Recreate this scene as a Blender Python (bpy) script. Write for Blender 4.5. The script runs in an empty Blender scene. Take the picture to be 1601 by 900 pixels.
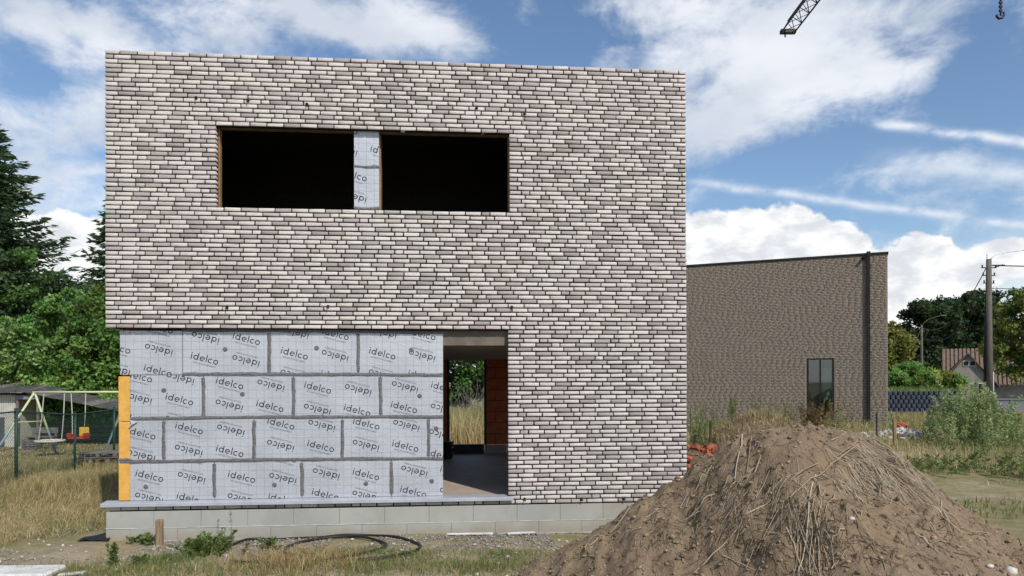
import bpy, math, random
import numpy as np
from mathutils import Vector, Matrix
from math import sin, cos, pi, radians, sqrt, atan2

# ------------------------------------------------------------------ camera, sun, sky, exposure
S = bpy.context.scene
COL = S.collection
R = random.Random(7)
NR = np.random.default_rng(11)
F, CX, HZ, EYE, ROLL = 1156.0, 800.5, 598.0, 2.07, radians(0.15)

cam = bpy.data.cameras.new('camera'); camo = bpy.data.objects.new('camera', cam); COL.objects.link(camo)
camo.location = (0, 0, EYE); camo.rotation_euler = (radians(90), ROLL, 0)
cam.sensor_width = 36; cam.lens = F / 1601 * 36; cam.shift_y = (HZ - 450) / 1601
cam.clip_start = 0.1; cam.clip_end = 6000
S.camera = camo

SUN_AZ, SUN_EL = radians(30), radians(43)     # to the right of straight behind the camera
SDIR = Vector((sin(SUN_AZ) * cos(SUN_EL), -cos(SUN_AZ) * cos(SUN_EL), sin(SUN_EL)))
sun = bpy.data.lights.new('sun', 'SUN'); sun.energy = 3.6; sun.angle = radians(0.6); sun.color = (1.0, 0.95, 0.88)
suno = bpy.data.objects.new('sun', sun); COL.objects.link(suno)
suno.rotation_euler = SDIR.to_track_quat('Z', 'Y').to_euler(); suno.location = (30, -40, 60)

S.view_settings.view_transform = 'Standard'; S.view_settings.look = 'None'
S.view_settings.exposure = 0.1; S.view_settings.gamma = 1
S.cycles.use_denoising = True
S.cycles.max_bounces = 8; S.cycles.diffuse_bounces = 4; S.cycles.transparent_max_bounces = 8
S.cycles.caustics_reflective = False; S.cycles.caustics_refractive = False


def ray(px, py):
    u = (px - CX) / F; v = (HZ - py) / F
    return (u * cos(ROLL) + v * sin(ROLL), 1.0, -u * sin(ROLL) + v * cos(ROLL))


def azel(px, py):
    d = ray(px, py)
    return atan2(d[0], d[1]), math.atan2(d[2], sqrt(d[0] ** 2 + 1))


def build_world():
    w = bpy.data.worlds.new('World'); S.world = w; w.use_nodes = True
    nt = w.node_tree; N = nt.nodes; L = nt.links; N.clear()
    out = N.new('ShaderNodeOutputWorld'); bg = N.new('ShaderNodeBackground'); L.new(bg.outputs[0], out.inputs[0])
    bg.inputs[1].default_value = 0.10
    tc = N.new('ShaderNodeTexCoord')
    sep = N.new('ShaderNodeSeparateXYZ'); L.new(tc.outputs['Generated'], sep.inputs[0])

    def put(sock, v):
        if isinstance(v, (int, float)): sock.default_value = v
        else: L.new(v, sock)

    def m(op, a, b=0.0, c=0.0, clamp=False):
        n = N.new('ShaderNodeMath'); n.operation = op; n.use_clamp = clamp
        put(n.inputs[0], a); put(n.inputs[1], b); put(n.inputs[2], c)
        return n.outputs[0]

    def ss(x, lo, hi):
        n = N.new('ShaderNodeMapRange'); n.interpolation_type = 'SMOOTHSTEP'
        put(n.inputs[0], x); n.inputs[1].default_value = lo; n.inputs[2].default_value = hi
        return n.outputs[0]

    def noise(scale, detail, rough=0.55, stretch=(1, 1, 1), off=(0, 0, 0), dist=0.0):
        mp = N.new('ShaderNodeMapping'); L.new(tc.outputs['Generated'], mp.inputs[0])
        mp.inputs['Scale'].default_value = stretch; mp.inputs['Location'].default_value = off
        n = N.new('ShaderNodeTexNoise'); L.new(mp.outputs[0], n.inputs['Vector'])
        n.inputs['Scale'].default_value = scale; n.inputs['Detail'].default_value = detail
        n.inputs['Roughness'].default_value = rough; n.inputs['Distortion'].default_value = dist
        return n.outputs[0]

    def mix(fac, a, b):
        n = N.new('ShaderNodeMix'); n.data_type = 'RGBA'; put(n.inputs[0], fac)
        for s, v in ((n.inputs[6], a), (n.inputs[7], b)):
            if isinstance(v, tuple): s.default_value = (*v, 1)
            else: L.new(v, s)
        return n.outputs[2]

    az = m('ARCTAN2', sep.outputs[0], sep.outputs[1]); el = m('ARCSINE', sep.outputs[2])
    big = noise(5.5, 7, 0.6, (1, 1, 1.9), (3.1, 0.7, 1.3), 0.25)
    fine = noise(15, 7, 0.62, (1, 1, 1.7), (0.4, 2.2, 5.0), 0.35)
    warp1 = m('MULTIPLY', m('SUBTRACT', noise(9, 5, 0.6, (1, 1, 1), (8, 1, 2)), 0.5), 0.10)
    warp2 = m('MULTIPLY', m('SUBTRACT', noise(9, 5, 0.6, (1, 1, 1), (1, 9, 4)), 0.5), 0.07)
    azw = m('ADD', az, warp1); elw = m('ADD', el, warp2)

    def blob(px, py, rx, ry, wt, tilt=0.0, plain=False):
        a, e = azel(px, py)
        sx = abs(azel(px + rx, py)[0] - a); sy = abs(azel(px, py - ry)[1] - e)
        A = m('SUBTRACT', az if plain else azw, a); E = m('SUBTRACT', el if plain else elw, e)
        if tilt:
            t = math.tan(radians(tilt)); E = m('MULTIPLY_ADD', A, -t, E)
        A = m('DIVIDE', A, sx); E = m('DIVIDE', E, sy)
        q = m('MULTIPLY_ADD', E, E, m('MULTIPLY', A, A))
        return m('MULTIPLY', m('EXPONENT', m('MULTIPLY', q, -1.0)), wt)

    # the sky's own bright and blue patches, by direction
    veil = [(560, 25, 150, 50, .85), (650, 60, 60, 40, .35), (360, 20, 120, 45, .45), (90, 40, 110, 35, .5), (190, 110, 110, 45, .4), (330, 60, 90, 35, .3), (40, 30, 90, 40, .3), (120, 320, 120, 14, .35), (40, 270, 80, 40, .3),
            (70, 190, 170, 50, .6), (60, 120, 40, 20, -.3), (110, 270, 120, 50, .35), (160, 255, 50, 12, -.3),
            (1180, 90, 190, 90, .85), (1370, 110, 130, 60, .75), (1120, 200, 110, 55, .7), (1040, 20, 90, 45, .35), (1300, 20, 130, 50, .55),
            (1450, 10, 60, 40, .25), (1112, 125, 40, 22, -.35), (1130, 40, 40, 14, -.3), (1430, 80, 50, 26, -.5), (1390, 60, 30, 14, -.3), (835, 60, 110, 60, -.7), (1540, 130, 60, 80, -.5),
            (1230, 255, 130, 35, -.55), (500, 85, 60, 20, -.3), (830, 20, 30, 30, .5), (740, 85, 60, 22, .25), (1010, 95, 90, 20, .25),
            (1450, 250, 140, 22, .35), (1380, 280, 70, 18, .3), (1540, 320, 120, 30, .2), (1450, 455, 170, 60, .8), (1240, 430, 180, 40, .7),
            (1430, 345, 70, 30, -.2), (1130, 285, 90, 25, .15)]
    s = None
    for b in veil:
        g = blob(*b); s = g if s is None else m('ADD', s, g)
    s = m('ADD', s, m('MULTIPLY', m('SUBTRACT', big, 0.5), 1.3))
    s = m('ADD', s, m('MULTIPLY', m('SUBTRACT', fine, 0.5), 1.6))
    s = m('ADD', s, m('MULTIPLY', m('SUBTRACT', noise(38, 5, 0.6, (1, 1, 1.5), (4, 1, 6), 0.3), 0.5), 0.5))
    soft = ss(s, -0.10, 0.92)
    # heaped clouds low down: firmer edges
    heap = [(1150, 385, 70, 55, 1.0), (1235, 378, 75, 52, 1.05), (1310, 400, 60, 36, .9), (1090, 390, 60, 62, .9), (1200, 430, 150, 60, .8), (1445, 388, 42, 24, .9), (1400, 470, 130, 60, .75), (1500, 440, 80, 50, .8),
            (1600, 385, 60, 34, .9), (1440, 440, 60, 40, .7), (130, 362, 85, 36, 1.15), (60, 395, 80, 50, .9), (110, 430, 120, 60, .8)]
    h = None
    for b in heap:
        g = blob(*b); h = g if h is None else m('ADD', h, g)
    puff = noise(26, 6, 0.55, (1, 1, 1.2), (2, 2, 7), 0.2)
    h = m('ADD', h, m('MULTIPLY', m('SUBTRACT', puff, 0.5), 1.0))
    h = m('ADD', h, m('MULTIPLY', m('SUBTRACT', fine, 0.5), 0.5))
    hard = ss(h, 0.44, 0.66)
    low = m('MULTIPLY', m('SUBTRACT', 1.0, ss(el, 0.02, 0.20)), m('ADD', 0.55, m('MULTIPLY', m('SUBTRACT', big, 0.4), 1.2)))

    def trail(p1, p2, width, fade):
        d1 = Vector(ray(*p1)).normalized(); d2 = Vector(ray(*p2)).normalized(); n = d1.cross(d2).normalized()
        v = N.new('ShaderNodeVectorMath'); v.operation = 'DOT_PRODUCT'; L.new(tc.outputs['Generated'], v.inputs[0]); v.inputs[1].default_value = n
        q = m('ADD', v.outputs['Value'], m('MULTIPLY', m('SUBTRACT', fine, 0.5), 0.012))
        q = m('DIVIDE', q, width); g = m('EXPONENT', m('MULTIPLY', m('MULTIPLY', q, q), -1))
        along = ss(az, azel(*p1)[0] - fade, azel(*p1)[0] + fade)
        return m('MULTIPLY', g, along)
    tr = m('MAXIMUM', m('MULTIPLY', trail((1090, 285), (1520, 342), .0048, .04), .7), m('MULTIPLY', trail((1360, 190), (1601, 223), .0046, .012), .85))
    tr = m('MAXIMUM', tr, m('MULTIPLY', trail((1400, 253), (1601, 273), .011, .05), .6))
    tr = m('MULTIPLY', tr, ss(puff, 0.2, 0.6))

    sky = N.new('ShaderNodeTexSky'); sky.sky_type = 'NISHITA'; sky.sun_disc = False
    sky.sun_elevation = SUN_EL; sky.sun_rotation = atan2(SDIR.x, SDIR.y)
    sky.air_density = 1.0; sky.dust_density = 0.6; sky.ozone_density = 2.4
    hs = N.new('ShaderNodeHueSaturation'); L.new(sky.outputs[0], hs.inputs['Color'])
    hs.inputs['Saturation'].default_value = 1.05; hs.inputs['Value'].default_value = 1.26
    shade = ss(noise(6.0, 5, .5, (1, 1, 2.2), (5, 5, 1)), 0.36, 0.66)
    vcol = mix(shade, (8.6, 8.9, 9.4), (6.4, 6.9, 7.7))
    hcol = mix(ss(noise(20, 5, .55, (1, 1, 2.0), (7, 3, 3)), 0.42, 0.66), (9.6, 9.6, 9.6), (6.9, 7.2, 7.7))
    c = mix(m('MULTIPLY', soft, 0.92), hs.outputs[0], vcol)
    c = mix(tr, c, (8.4, 8.8, 9.4))
    c = mix(m('MULTIPLY', low, 0.85, 0.0, True), c, (8.4, 8.6, 8.9))
    c = mix(hard, c, hcol)
    L.new(c, bg.inputs[0])


build_world()

# ------------------------------------------------------------------ helpers


def srgb(r, g, b):
    f = lambda c: c / 12.92 if c <= 0.04045 else ((c + 0.055) / 1.055) ** 2.4
    return (f(r / 255), f(g / 255), f(b / 255))


def sm(a, b, x):
    t = np.clip((np.asarray(x, float) - a) / (b - a), 0, 1); return t * t * (3 - 2 * t)


def ground_z(x, y):
    x = np.asarray(x, float); y = np.asarray(y, float)
    z = -0.2 * sm(15, 19, y) * sm(-7, -9.5, x) + 0.4 * sm(11, 24, y) * sm(3.2, 8, x)
    z = z + 0.03 * np.sin(x * 1.3 + 0.4) * np.sin(y * 1.1) * sm(0, 3, np.abs(x - 100) - 90 + 100) * 0.5
    return z


def P(px, py, Y):
    d = ray(px, py); return Vector((d[0] * Y, Y, EYE + d[2] * Y))


def G(px, py, dz=0.0):
    d = ray(px, py); z = 0.0
    for _ in range(12):
        Y = (z + dz - EYE) / d[2]; z = float(ground_z(d[0] * Y, Y))
    return Vector((d[0] * Y, Y, z))


def tag(o, label=None, cat=None, group=None, kind=None):
    if label: o['label'] = label
    if cat: o['category'] = cat
    if group: o['group'] = group
    if kind: o['kind'] = kind
    return o


def empty(name, loc, rz=0, label=None, cat=None, group=None):
    o = bpy.data.objects.new(name, None); COL.objects.link(o); o.location = loc; o.rotation_euler = (0, 0, rz)
    o.empty_display_size = 0.2
    return tag(o, label, cat, group)


def link(name, me, parent=None, loc=None):
    o = bpy.data.objects.new(name, me); COL.objects.link(o)
    if parent: o.parent = parent
    if loc is not None: o.location = loc
    return o


def npmesh(name, V, k, col=None, mat=None, smooth=False, faces=None):
    """V: (n,k,3) loose polygons of k corners, or (n,3) vertices with faces (m,k)."""
    V = np.asarray(V, np.float32)
    if faces is None:
        n = V.shape[0]; idx = np.arange(n * k, dtype=np.int32); co = V.reshape(-1, 3); nf = n
    else:
        faces = np.asarray(faces, np.int32); idx = faces.reshape(-1); co = V; nf = faces.shape[0]
    me = bpy.data.meshes.new(name)
    me.vertices.add(len(co)); me.vertices.foreach_set('co', co.ravel())
    me.loops.add(nf * k); me.loops.foreach_set('vertex_index', idx)
    me.polygons.add(nf); me.polygons.foreach_set('loop_start', np.arange(0, nf * k, k, dtype=np.int32))
    if smooth: me.polygons.foreach_set('use_smooth', np.ones(nf, bool))
    me.update(calc_edges=True)
    if col is not None:
        col = np.asarray(col, np.float32)
        if faces is None and col.shape[0] == nf: col = np.repeat(col, k, axis=0)
        a = me.color_attributes.new('Col', 'FLOAT_COLOR', 'POINT')
        a.data.foreach_set('color', np.concatenate([col, np.ones((len(co), 1), np.float32)], 1).ravel())
    if mat: me.materials.append(mat)
    return me


class MB:
    """collects polygons of one mesh"""
    def __init__(s): s.v = []; s.f = []
    def add(s, vs, fs):
        o = len(s.v); s.v += [tuple(v) for v in vs]; s.f += [tuple(i + o for i in f) for f in fs]; return s
    def box(s, x0, x1, y0, y1, z0, z1, M=None):
        vs = [Vector(p) for p in ((x0, y0, z0), (x1, y0, z0), (x1, y1, z0), (x0, y1, z0), (x0, y0, z1), (x1, y0, z1), (x1, y1, z1), (x0, y1, z1))]
        if M: vs = [M @ v for v in vs]
        return s.add(vs, [(3, 2, 1, 0), (4, 5, 6, 7), (0, 1, 5, 4), (1, 2, 6, 5), (2, 3, 7, 6), (3, 0, 4, 7)])
    def cbox(s, x0, x1, y0, y1, z0, z1, c=0.01, M=None):
        """box with all edges chamfered"""
        vs = []; idx = {}
        for X, sx in ((x0, 1), (x1, -1)):
            for Y, sy in ((y0, 1), (y1, -1)):
                for Z, sz in ((z0, 1), (z1, -1)):
                    k = (sx, sy, sz)
                    for ax in range(3):
                        p = [X + sx * c, Y + sy * c, Z + sz * c]; p[ax] = (X, Y, Z)[ax]
                        idx[(k, ax)] = len(vs); vs.append(Vector(p))
        if M: vs = [M @ v for v in vs]
        fs = []
        for ax in range(3):
            o = [a for a in range(3) if a != ax]
            for sg in (1, -1):
                q = []
                for a, b in ((1, 1), (-1, 1), (-1, -1), (1, -1)):
                    k = [0, 0, 0]; k[ax] = sg; k[o[0]] = a; k[o[1]] = b; q.append(idx[(tuple(k), ax)])
                fs.append(tuple(q))
            for a in (1, -1):
                for b in (1, -1):
                    k1 = [0, 0, 0]; k1[o[0]] = a; k1[o[1]] = b; k2 = list(k1); k1[ax] = 1; k2[ax] = -1
                    fs.append((idx[(tuple(k1), o[0])], idx[(tuple(k2), o[0])], idx[(tuple(k2), o[1])], idx[(tuple(k1), o[1])]))
        for sx in (1, -1):
            for sy in (1, -1):
                for sz in (1, -1):
                    k = (sx, sy, sz); fs.append((idx[(k, 0)], idx[(k, 1)], idx[(k, 2)]))
        return s.add(vs, fs)
    def tube(s, pts, r, n=6, r1=None, cap=True):
        pts = [Vector(p) for p in pts]; k = len(pts); base = len(s.v); vs = []; up = Vector((0, 0, 1))
        for i, p in enumerate(pts):
            t = (pts[min(i + 1, k - 1)] - pts[max(i - 1, 0)]).normalized()
            a = t.cross(up)
            if a.length < 0.05: a = t.cross(Vector((1, 0, 0)))
            a.normalize(); b = a.cross(t).normalized()
            rr = r if r1 is None else r + (r1 - r) * i / (k - 1)
            if isinstance(r, (list, tuple)): rr = r[i]
            for j in range(n):
                q = 2 * pi * j / n; vs.append(p + a * (cos(q) * rr) + b * (sin(q) * rr))
        fs = [(i * n + j, i * n + (j + 1) % n, (i + 1) * n + (j + 1) % n, (i + 1) * n + j) for i in range(k - 1) for j in range(n)]
        if cap: fs += [tuple(reversed(range(n))), tuple(range((k - 1) * n, k * n))]
        return s.add(vs, fs)
    def mesh(s, name, mat=None, smooth=False):
        me = bpy.data.meshes.new(name); me.from_pydata(s.v, [], s.f); me.update()
        if mat: me.materials.append(mat)
        bm = __import__('bmesh').new(); bm.from_mesh(me); __import__('bmesh').ops.recalc_face_normals(bm, faces=bm.faces); bm.to_mesh(me); bm.free()
        if smooth: me.polygons.foreach_set('use_smooth', [True] * len(me.polygons))
        return me
    def build(s, name, mat, parent=None, smooth=False, loc=None): return link(name, s.mesh(name, mat, smooth), parent, loc)


# ------------------------------------------------------------------ materials
class NT:
    def __init__(s, name):
        s.mat = bpy.data.materials.new(name); s.mat.use_nodes = True; s.nt = s.mat.node_tree; s.N = s.nt.nodes; s.L = s.nt.links
        s.b = s.N['Principled BSDF']; s.b.inputs['Specular IOR Level'].default_value = 0.3
    def put(s, sock, v):
        if isinstance(v, (int, float)): sock.default_value = v
        elif isinstance(v, tuple): sock.default_value = v if len(v) == len(sock.default_value) else (*v, 1)
        else: s.L.new(v, sock)
    def pos(s, kind='pos', scale=(1, 1, 1)):
        if kind == 'pos': o = s.N.new('ShaderNodeNewGeometry').outputs['Position']
        else: o = s.N.new('ShaderNodeTexCoord').outputs['Object']
        mp = s.N.new('ShaderNodeMapping'); s.L.new(o, mp.inputs[0]); mp.inputs['Scale'].default_value = scale
        return mp.outputs[0]
    def noise(s, vec, scale, detail=5, rough=.6, dist=0.):
        n = s.N.new('ShaderNodeTexNoise'); s.L.new(vec, n.inputs['Vector'])
        for k, v in (('Scale', scale), ('Detail', detail), ('Roughness', rough), ('Distortion', dist)): n.inputs[k].default_value = v
        return n.outputs[0]
    def ramp(s, f, lo, hi):
        n = s.N.new('ShaderNodeMapRange'); n.interpolation_type = 'SMOOTHSTEP'; s.put(n.inputs[0], f); n.inputs[1].default_value = lo; n.inputs[2].default_value = hi
        return n.outputs[0]
    def m(s, op, a, b=0.0, c=0.0):
        n = s.N.new('ShaderNodeMath'); n.operation = op
        for i, v in enumerate((a, b, c)): s.put(n.inputs[i], v)
        return n.outputs[0]
    def mix(s, f, a, b, mode='MIX'):
        n = s.N.new('ShaderNodeMix'); n.data_type = 'RGBA'; n.blend_type = mode; s.put(n.inputs[0], f); s.put(n.inputs[6], a); s.put(n.inputs[7], b); return n.outputs[2]
    def attr(s, name='Col'):
        n = s.N.new('ShaderNodeAttribute'); n.attribute_name = name; return n.outputs['Color']
    def bump(s, h, strength=.5, dist=.01):
        n = s.N.new('ShaderNodeBump'); s.L.new(h, n.inputs['Height']); n.inputs['Strength'].default_value = strength; n.inputs['Distance'].default_value = dist
        s.L.new(n.outputs[0], s.b.inputs['Normal'])
    def done(s, color, rough=.8, metal=0.0):
        s.put(s.b.inputs['Base Color'], color); s.put(s.b.inputs['Roughness'], rough); s.put(s.b.inputs['Metallic'], metal); return s.mat


def plain(name, c1, c2=None, scale=8, rough=.8, metal=0., bump=.3, bd=.005, kind='obj', stretch=(1, 1, 1), lo=.35, hi=.65):
    n = NT(name); c2 = c2 or tuple(x * .72 for x in c1); v = n.pos(kind, stretch)
    f = n.noise(v, scale, 6, .62); 
    if bump: n.bump(n.noise(v, scale * 3, 5, .6), bump, bd)
    return n.done(n.mix(n.ramp(f, lo, hi), c1, c2), rough, metal)


def leafmat(name, trans=.3, rough=.6):
    n = NT(name); N = n.N; L = n.L
    c = n.attr(); v = n.pos('pos'); c = n.mix(n.m('MULTIPLY', n.ramp(n.noise(v, 6, 2), .35, .7), .12), c, (0.01, 0.012, 0.004), 'MIX')
    n.done(c, rough); n.b.inputs['Specular IOR Level'].default_value = .25
    t = N.new('ShaderNodeBsdfTranslucent'); L.new(c, t.inputs[0])
    mx = N.new('ShaderNodeMixShader'); mx.inputs[0].default_value = trans
    L.new(n.b.outputs[0], mx.inputs[1]); L.new(t.outputs[0], mx.inputs[2]); L.new(mx.outputs[0], N['Material Output'].inputs[0])
    return n.mat


def m_brick(name, streak, bumpd=.004, dark=(.10, .09, .09), tint=.0):
    n = NT(name); c = n.attr(); v = n.pos('pos', (1, 1, 3.2)); v2 = n.pos('pos', (1, 1, 1))
    f = n.noise(v, 22, 6, .7, .6); g = n.noise(v2, 90, 4, .7)
    c = n.mix(n.m('MULTIPLY', n.ramp(f, .48, .74), streak), c, dark)
    c = n.mix(n.m('MULTIPLY', n.ramp(g, .55, .8), streak * .5), c, dark)
    if tint:
        b1 = n.ramp(n.noise(v2, .55, 3, .5), .38, .62)
        c = n.mix(tint, c, n.mix(b1, (1.0, .90, .93), (.97, 1.0, .92)), 'MULTIPLY')
        c = n.mix(n.m('MULTIPLY', n.ramp(n.noise(n.pos('pos', (1, 1, .45)), 1.1, 6, .65), .52, .78), .22), c, (.30, .27, .25))
    n.bump(n.m('ADD', f, n.m('MULTIPLY', g, .5)), .7, bumpd)
    return n.done(c, .9)


M = {}
M['brick'] = m_brick('white_grey_brick', .5, tint=.25)
M['brick_brown'] = m_brick('brown_brick', .35)
M['greymortar'] = plain('grey_brown_mortar', (.085, .072, .06), (.06, .05, .042), 14)
M['mortar'] = plain('mortar_and_room_shade', (.02, .019, .018), (.01, .01, .01), 20)
M['leaf'] = leafmat('leaves', .4); M['grass'] = leafmat('grass_blades', .35, .7)
M['bark'] = plain('bark', (.09, .07, .05), (.045, .035, .028), 9, .95, 0, .8, .03, 'obj', (1, 1, .3))
M['concrete'] = plain('grey_concrete', (.30, .30, .285), (.24, .24, .225), 3, .9, 0, .25, .004)
M['wood'] = plain('weathered_timber', (.30, .21, .12), (.17, .12, .075), 12, .85, 0, .4, .004, 'obj', (3, 3, .4))
M['greywood'] = plain('grey_wood', (.20, .185, .165), (.10, .09, .08), 10, .9, 0, .4, .004)
M['tan'] = plain('raw_timber_reveal', (.33, .20, .10), (.24, .14, .07), 7, .85, 0, .3, .003)
M['darkconcrete'] = plain('dim_formwork_concrete', (.17, .145, .115), (.12, .105, .085), 5, .9, 0, .3)
M['soffit'] = plain('dark_soffit_board', (.14, .11, .075), (.09, .07, .05), 6, .9, 0, .3)
M['slab'] = plain('screed_floor', (.46, .39, .32), (.37, .31, .25), 3, .6, 0, .2)
M['foam'] = plain('yellow_foam', (.68, .38, .085), (.60, .31, .06), 9, .75, 0, .5, .006)
M['alu'] = plain('aluminium', (.52, .54, .58), (.44, .46, .50), 5, .42, .35, .12, .002)
M['ink'] = plain('black_print', (.018, .018, .022), (.03, .03, .035), 30, .6, 0, 0)
M['inkfine'] = plain('grey_print', (.05, .052, .06), (.08, .085, .09), 30, .6, 0, 0)
M['black'] = plain('black_plastic', (.012, .012, .013), (.02, .02, .02), 14, .45, 0, .1)
M['terracotta'] = plain('terracotta_block', (.46, .15, .065), (.36, .11, .05), 6, .9, 0, .4, .004)
M['redbrick'] = plain('red_brick', (.42, .12, .065), (.25, .075, .045), 14, .9, 0, .5, .004)
M['green'] = plain('green_coated_wire', (.012, .05, .035), (.02, .06, .045), 8, .5, 0, .1)
M['white'] = plain('chalky_white', (.70, .69, .66), (.50, .49, .46), 8, .85, 0, .5, .01)


def m_foil():
    n = NT('foil_facing'); v = n.pos('obj'); sp = n.N.new('ShaderNodeSeparateXYZ'); n.L.new(v, sp.inputs[0])

    def line(c, pitch, w, off):
        q = n.m('FRACT', n.m('DIVIDE', n.m('ADD', c, off + 50), pitch)); q = n.m('ABSOLUTE', n.m('SUBTRACT', q, .5))
        return n.m('LESS_THAN', q, w / pitch / 2)
    g = n.m('MAXIMUM', line(sp.outputs[0], .105, .0042, .03), line(sp.outputs[2], .108, .0042, .02))
    big = n.noise(v, 1.7, 4, .5); f = n.noise(v, 14, 5, .6)
    c = n.mix(n.ramp(big, .3, .7), (.52, .54, .572), (.445, .462, .495))
    sc = n.m('MULTIPLY', n.ramp(n.noise(n.pos('obj', (6, 1, 1)), 9, 3, .7, 2.), .66, .72), .5)
    c = n.mix(sc, c, (.8, .82, .85)); c = n.mix(n.m('MULTIPLY', g, .5), c, (.10, .13, .17))
    n.bump(n.m('ADD', n.m('ADD', f, n.m('MULTIPLY', big, 3.)), n.m('MULTIPLY', n.noise(n.pos('obj', (1, 1, 2.5)), 5, 3, .6, 1.5), 1.5)), .4, .006)
    return n.done(c, .42, .3)


M['foil'] = m_foil()
M['tape'] = plain('crinkled_grey_tape', (.20, .20, .205), (.085, .085, .09), 26, .55, .15, .9, .006, 'obj', (1, 1, 4))


def m_ground():
    n = NT('site_soil'); v = n.pos('pos'); sp = n.N.new('ShaderNodeSeparateXYZ'); n.L.new(v, sp.inputs[0])
    a = n.noise(v, .5, 6, .6); b = n.noise(v, 3.2, 6, .65); c = n.noise(v, 22, 5, .7)
    soil = n.mix(n.ramp(b, .35, .68), (.40, .32, .215), (.29, .225, .15))
    grass = n.mix(n.ramp(b, .38, .66), (.27, .225, .11), (.19, .18, .075))
    near = n.m('MULTIPLY', n.ramp(sp.outputs[1], 10.2, 8.6), n.ramp(sp.outputs[0], -6.6, -5.4))
    col = n.mix(n.m('MULTIPLY', n.m('SUBTRACT', 1.0, near), n.ramp(a, .3, .5)), soil, grass)
    col = n.mix(n.m('MULTIPLY', n.ramp(c, .5, .8), .55), col, (.07, .055, .04))
    n.bump(n.m('ADD', c, n.m('MULTIPLY', b, 2.)), .8, .03)
    return n.done(col, .95)


def m_mound():
    n = NT('dug_soil'); v = n.pos('pos'); b = n.noise(v, 1.6, 5, .6); c = n.noise(v, 13, 6, .7); d = n.noise(v, 60, 4, .7)
    col = n.mix(n.ramp(b, .35, .7), (.295, .216, .135), (.235, .17, .106))
    col = n.mix(n.m('MULTIPLY', n.ramp(c, .52, .75), .5), col, (.09, .06, .04)); col = n.mix(n.m('MULTIPLY', n.ramp(d, .58, .8), .3), col, (.32, .25, .18))
    n.bump(n.m('ADD', n.m('MULTIPLY', c, 2.), d), .8, .025)
    return n.done(col, .97)


M['ground'] = m_ground(); M['mound'] = m_mound()
M['straw'] = leafmat('dry_straw', .15, .8)
M['asphalt'] = plain('worn_asphalt', (.17, .17, .17), (.13, .13, .13), 2, .9, 0, .3, .004, 'pos')

# ------------------------------------------------------------------ ground


def axis(a, b, st, far):
    c = list(np.arange(a, b + 1e-6, st)); d = st
    lo = [a]; hi = [b]
    while hi[-1] < far: d *= 1.35; hi.append(hi[-1] + d)
    d = st
    while lo[-1] > -far: d *= 1.35; lo.append(lo[-1] - d)
    return np.array(lo[:0:-1] + c + hi[1:])


gx = axis(-22, 26, .25, 2500); gy = axis(-2, 44, .25, 2500)
GX, GY = np.meshgrid(gx, gy); GZ = ground_z(GX, GY)
near = ((np.abs(GX) < 30) & (GY > -2) & (GY < 45))
bumpz = 0.02 * np.sin(GX * 5.1 + 2 * np.sin(GY * 2.3)) * np.sin(GY * 6.3 + 1.5 * np.sin(GX * 1.9))
GZ = GZ + np.where(near, bumpz, 0)
nx, ny = len(gx), len(gy); I = np.arange(nx * ny).reshape(ny, nx)
fa = np.stack([I[:-1, :-1], I[:-1, 1:], I[1:, 1:], I[1:, :-1]], -1).reshape(-1, 4)
go = link('ground', npmesh('ground', np.stack([GX, GY, GZ], -1).reshape(-1, 3), 4, None, M['ground'], True, fa)); tag(go, kind='structure')

# road that runs off to the right
mb = MB(); pts = []
for Y in (33, 40, 50, 65, 80, 100, 130, 170):
    xl = (1556 - CX) / F * Y - .2; pts.append((xl, xl + 8.5, Y))
vs = []
for xl, xr, Y in pts: vs += [(xl, Y, .45), (xr, Y - 4, .45)]
mb.add(vs, [(2 * i, 2 * i + 1, 2 * i + 3, 2 * i + 2) for i in range(len(pts) - 1)])
tag(mb.build('road', M['asphalt']), kind='structure')
mb = MB()
for (xl, xr, Y), (xl2, xr2, Y2) in zip(pts[:-1], pts[1:]):
    mb.add([(xl - .18, Y, .40), (xl, Y, .40), (xl, Y, .56), (xl - .18, Y, .56), (xl2 - .18, Y2, .40), (xl2, Y2, .40), (xl2, Y2, .56), (xl2 - .18, Y2, .56)],
           [(0, 1, 2, 3), (3, 2, 6, 7), (1, 5, 6, 2), (0, 3, 7, 4), (4, 7, 6, 5)])
tag(mb.build('road_kerb', M['concrete']), kind='structure')

# ------------------------------------------------------------------ brick walls


def brick_rows(u0, u1, z0, nrow, pitch, holes, rng, full=.203, joint=.017, head=.1, jz=.0175, clear=.032):
    """running bricks in wild bond; holes: (ua,ub,za,zb)"""
    out = []; prev = []
    for r in range(nrow):
        za = z0 + r * pitch; zc = za + pitch / 2
        segs = [(u0, u1)]
        for a, b, c, d in holes:
            if c < zc < d:
                segs = [q for s in segs for q in ((s[0], min(s[1], a)), (max(s[0], b), s[1])) if q[1] - q[0] > .02]
        best = None
        for _ in range(7):                    # lay the course whose joints fall clear of the course below
            row = []
            for a, b in segs:
                u = a; first = rng.choice([full, head, full * .75, full * .6, full * .87]); k = 0; last = 0
                while u < b - .012:
                    l = first if k == 0 else (head if rng.random() < .11 and last > head else full)
                    if b - (u + l) < .06: l = b - u if b - u < full * 1.22 else (b - u) / 2 - joint / 2
                    if u + l > b: l = b - u
                    row.append((u, u + l)); last = l; u += l + joint; k += 1
            js = np.array([q[1] for q in row]); bad = 0
            if prev is not None and len(prev): bad = int((np.abs(js[:, None] - prev[None]).min(1) < clear).sum()) + rng.random() * len(js) * .05
            if best is None or bad < best[0]: best = (bad, row, js)
        prev = best[2]
        out += [(p, q, za + jz / 2, za + pitch - jz / 2) for p, q in best[1]]
    return out


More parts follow.
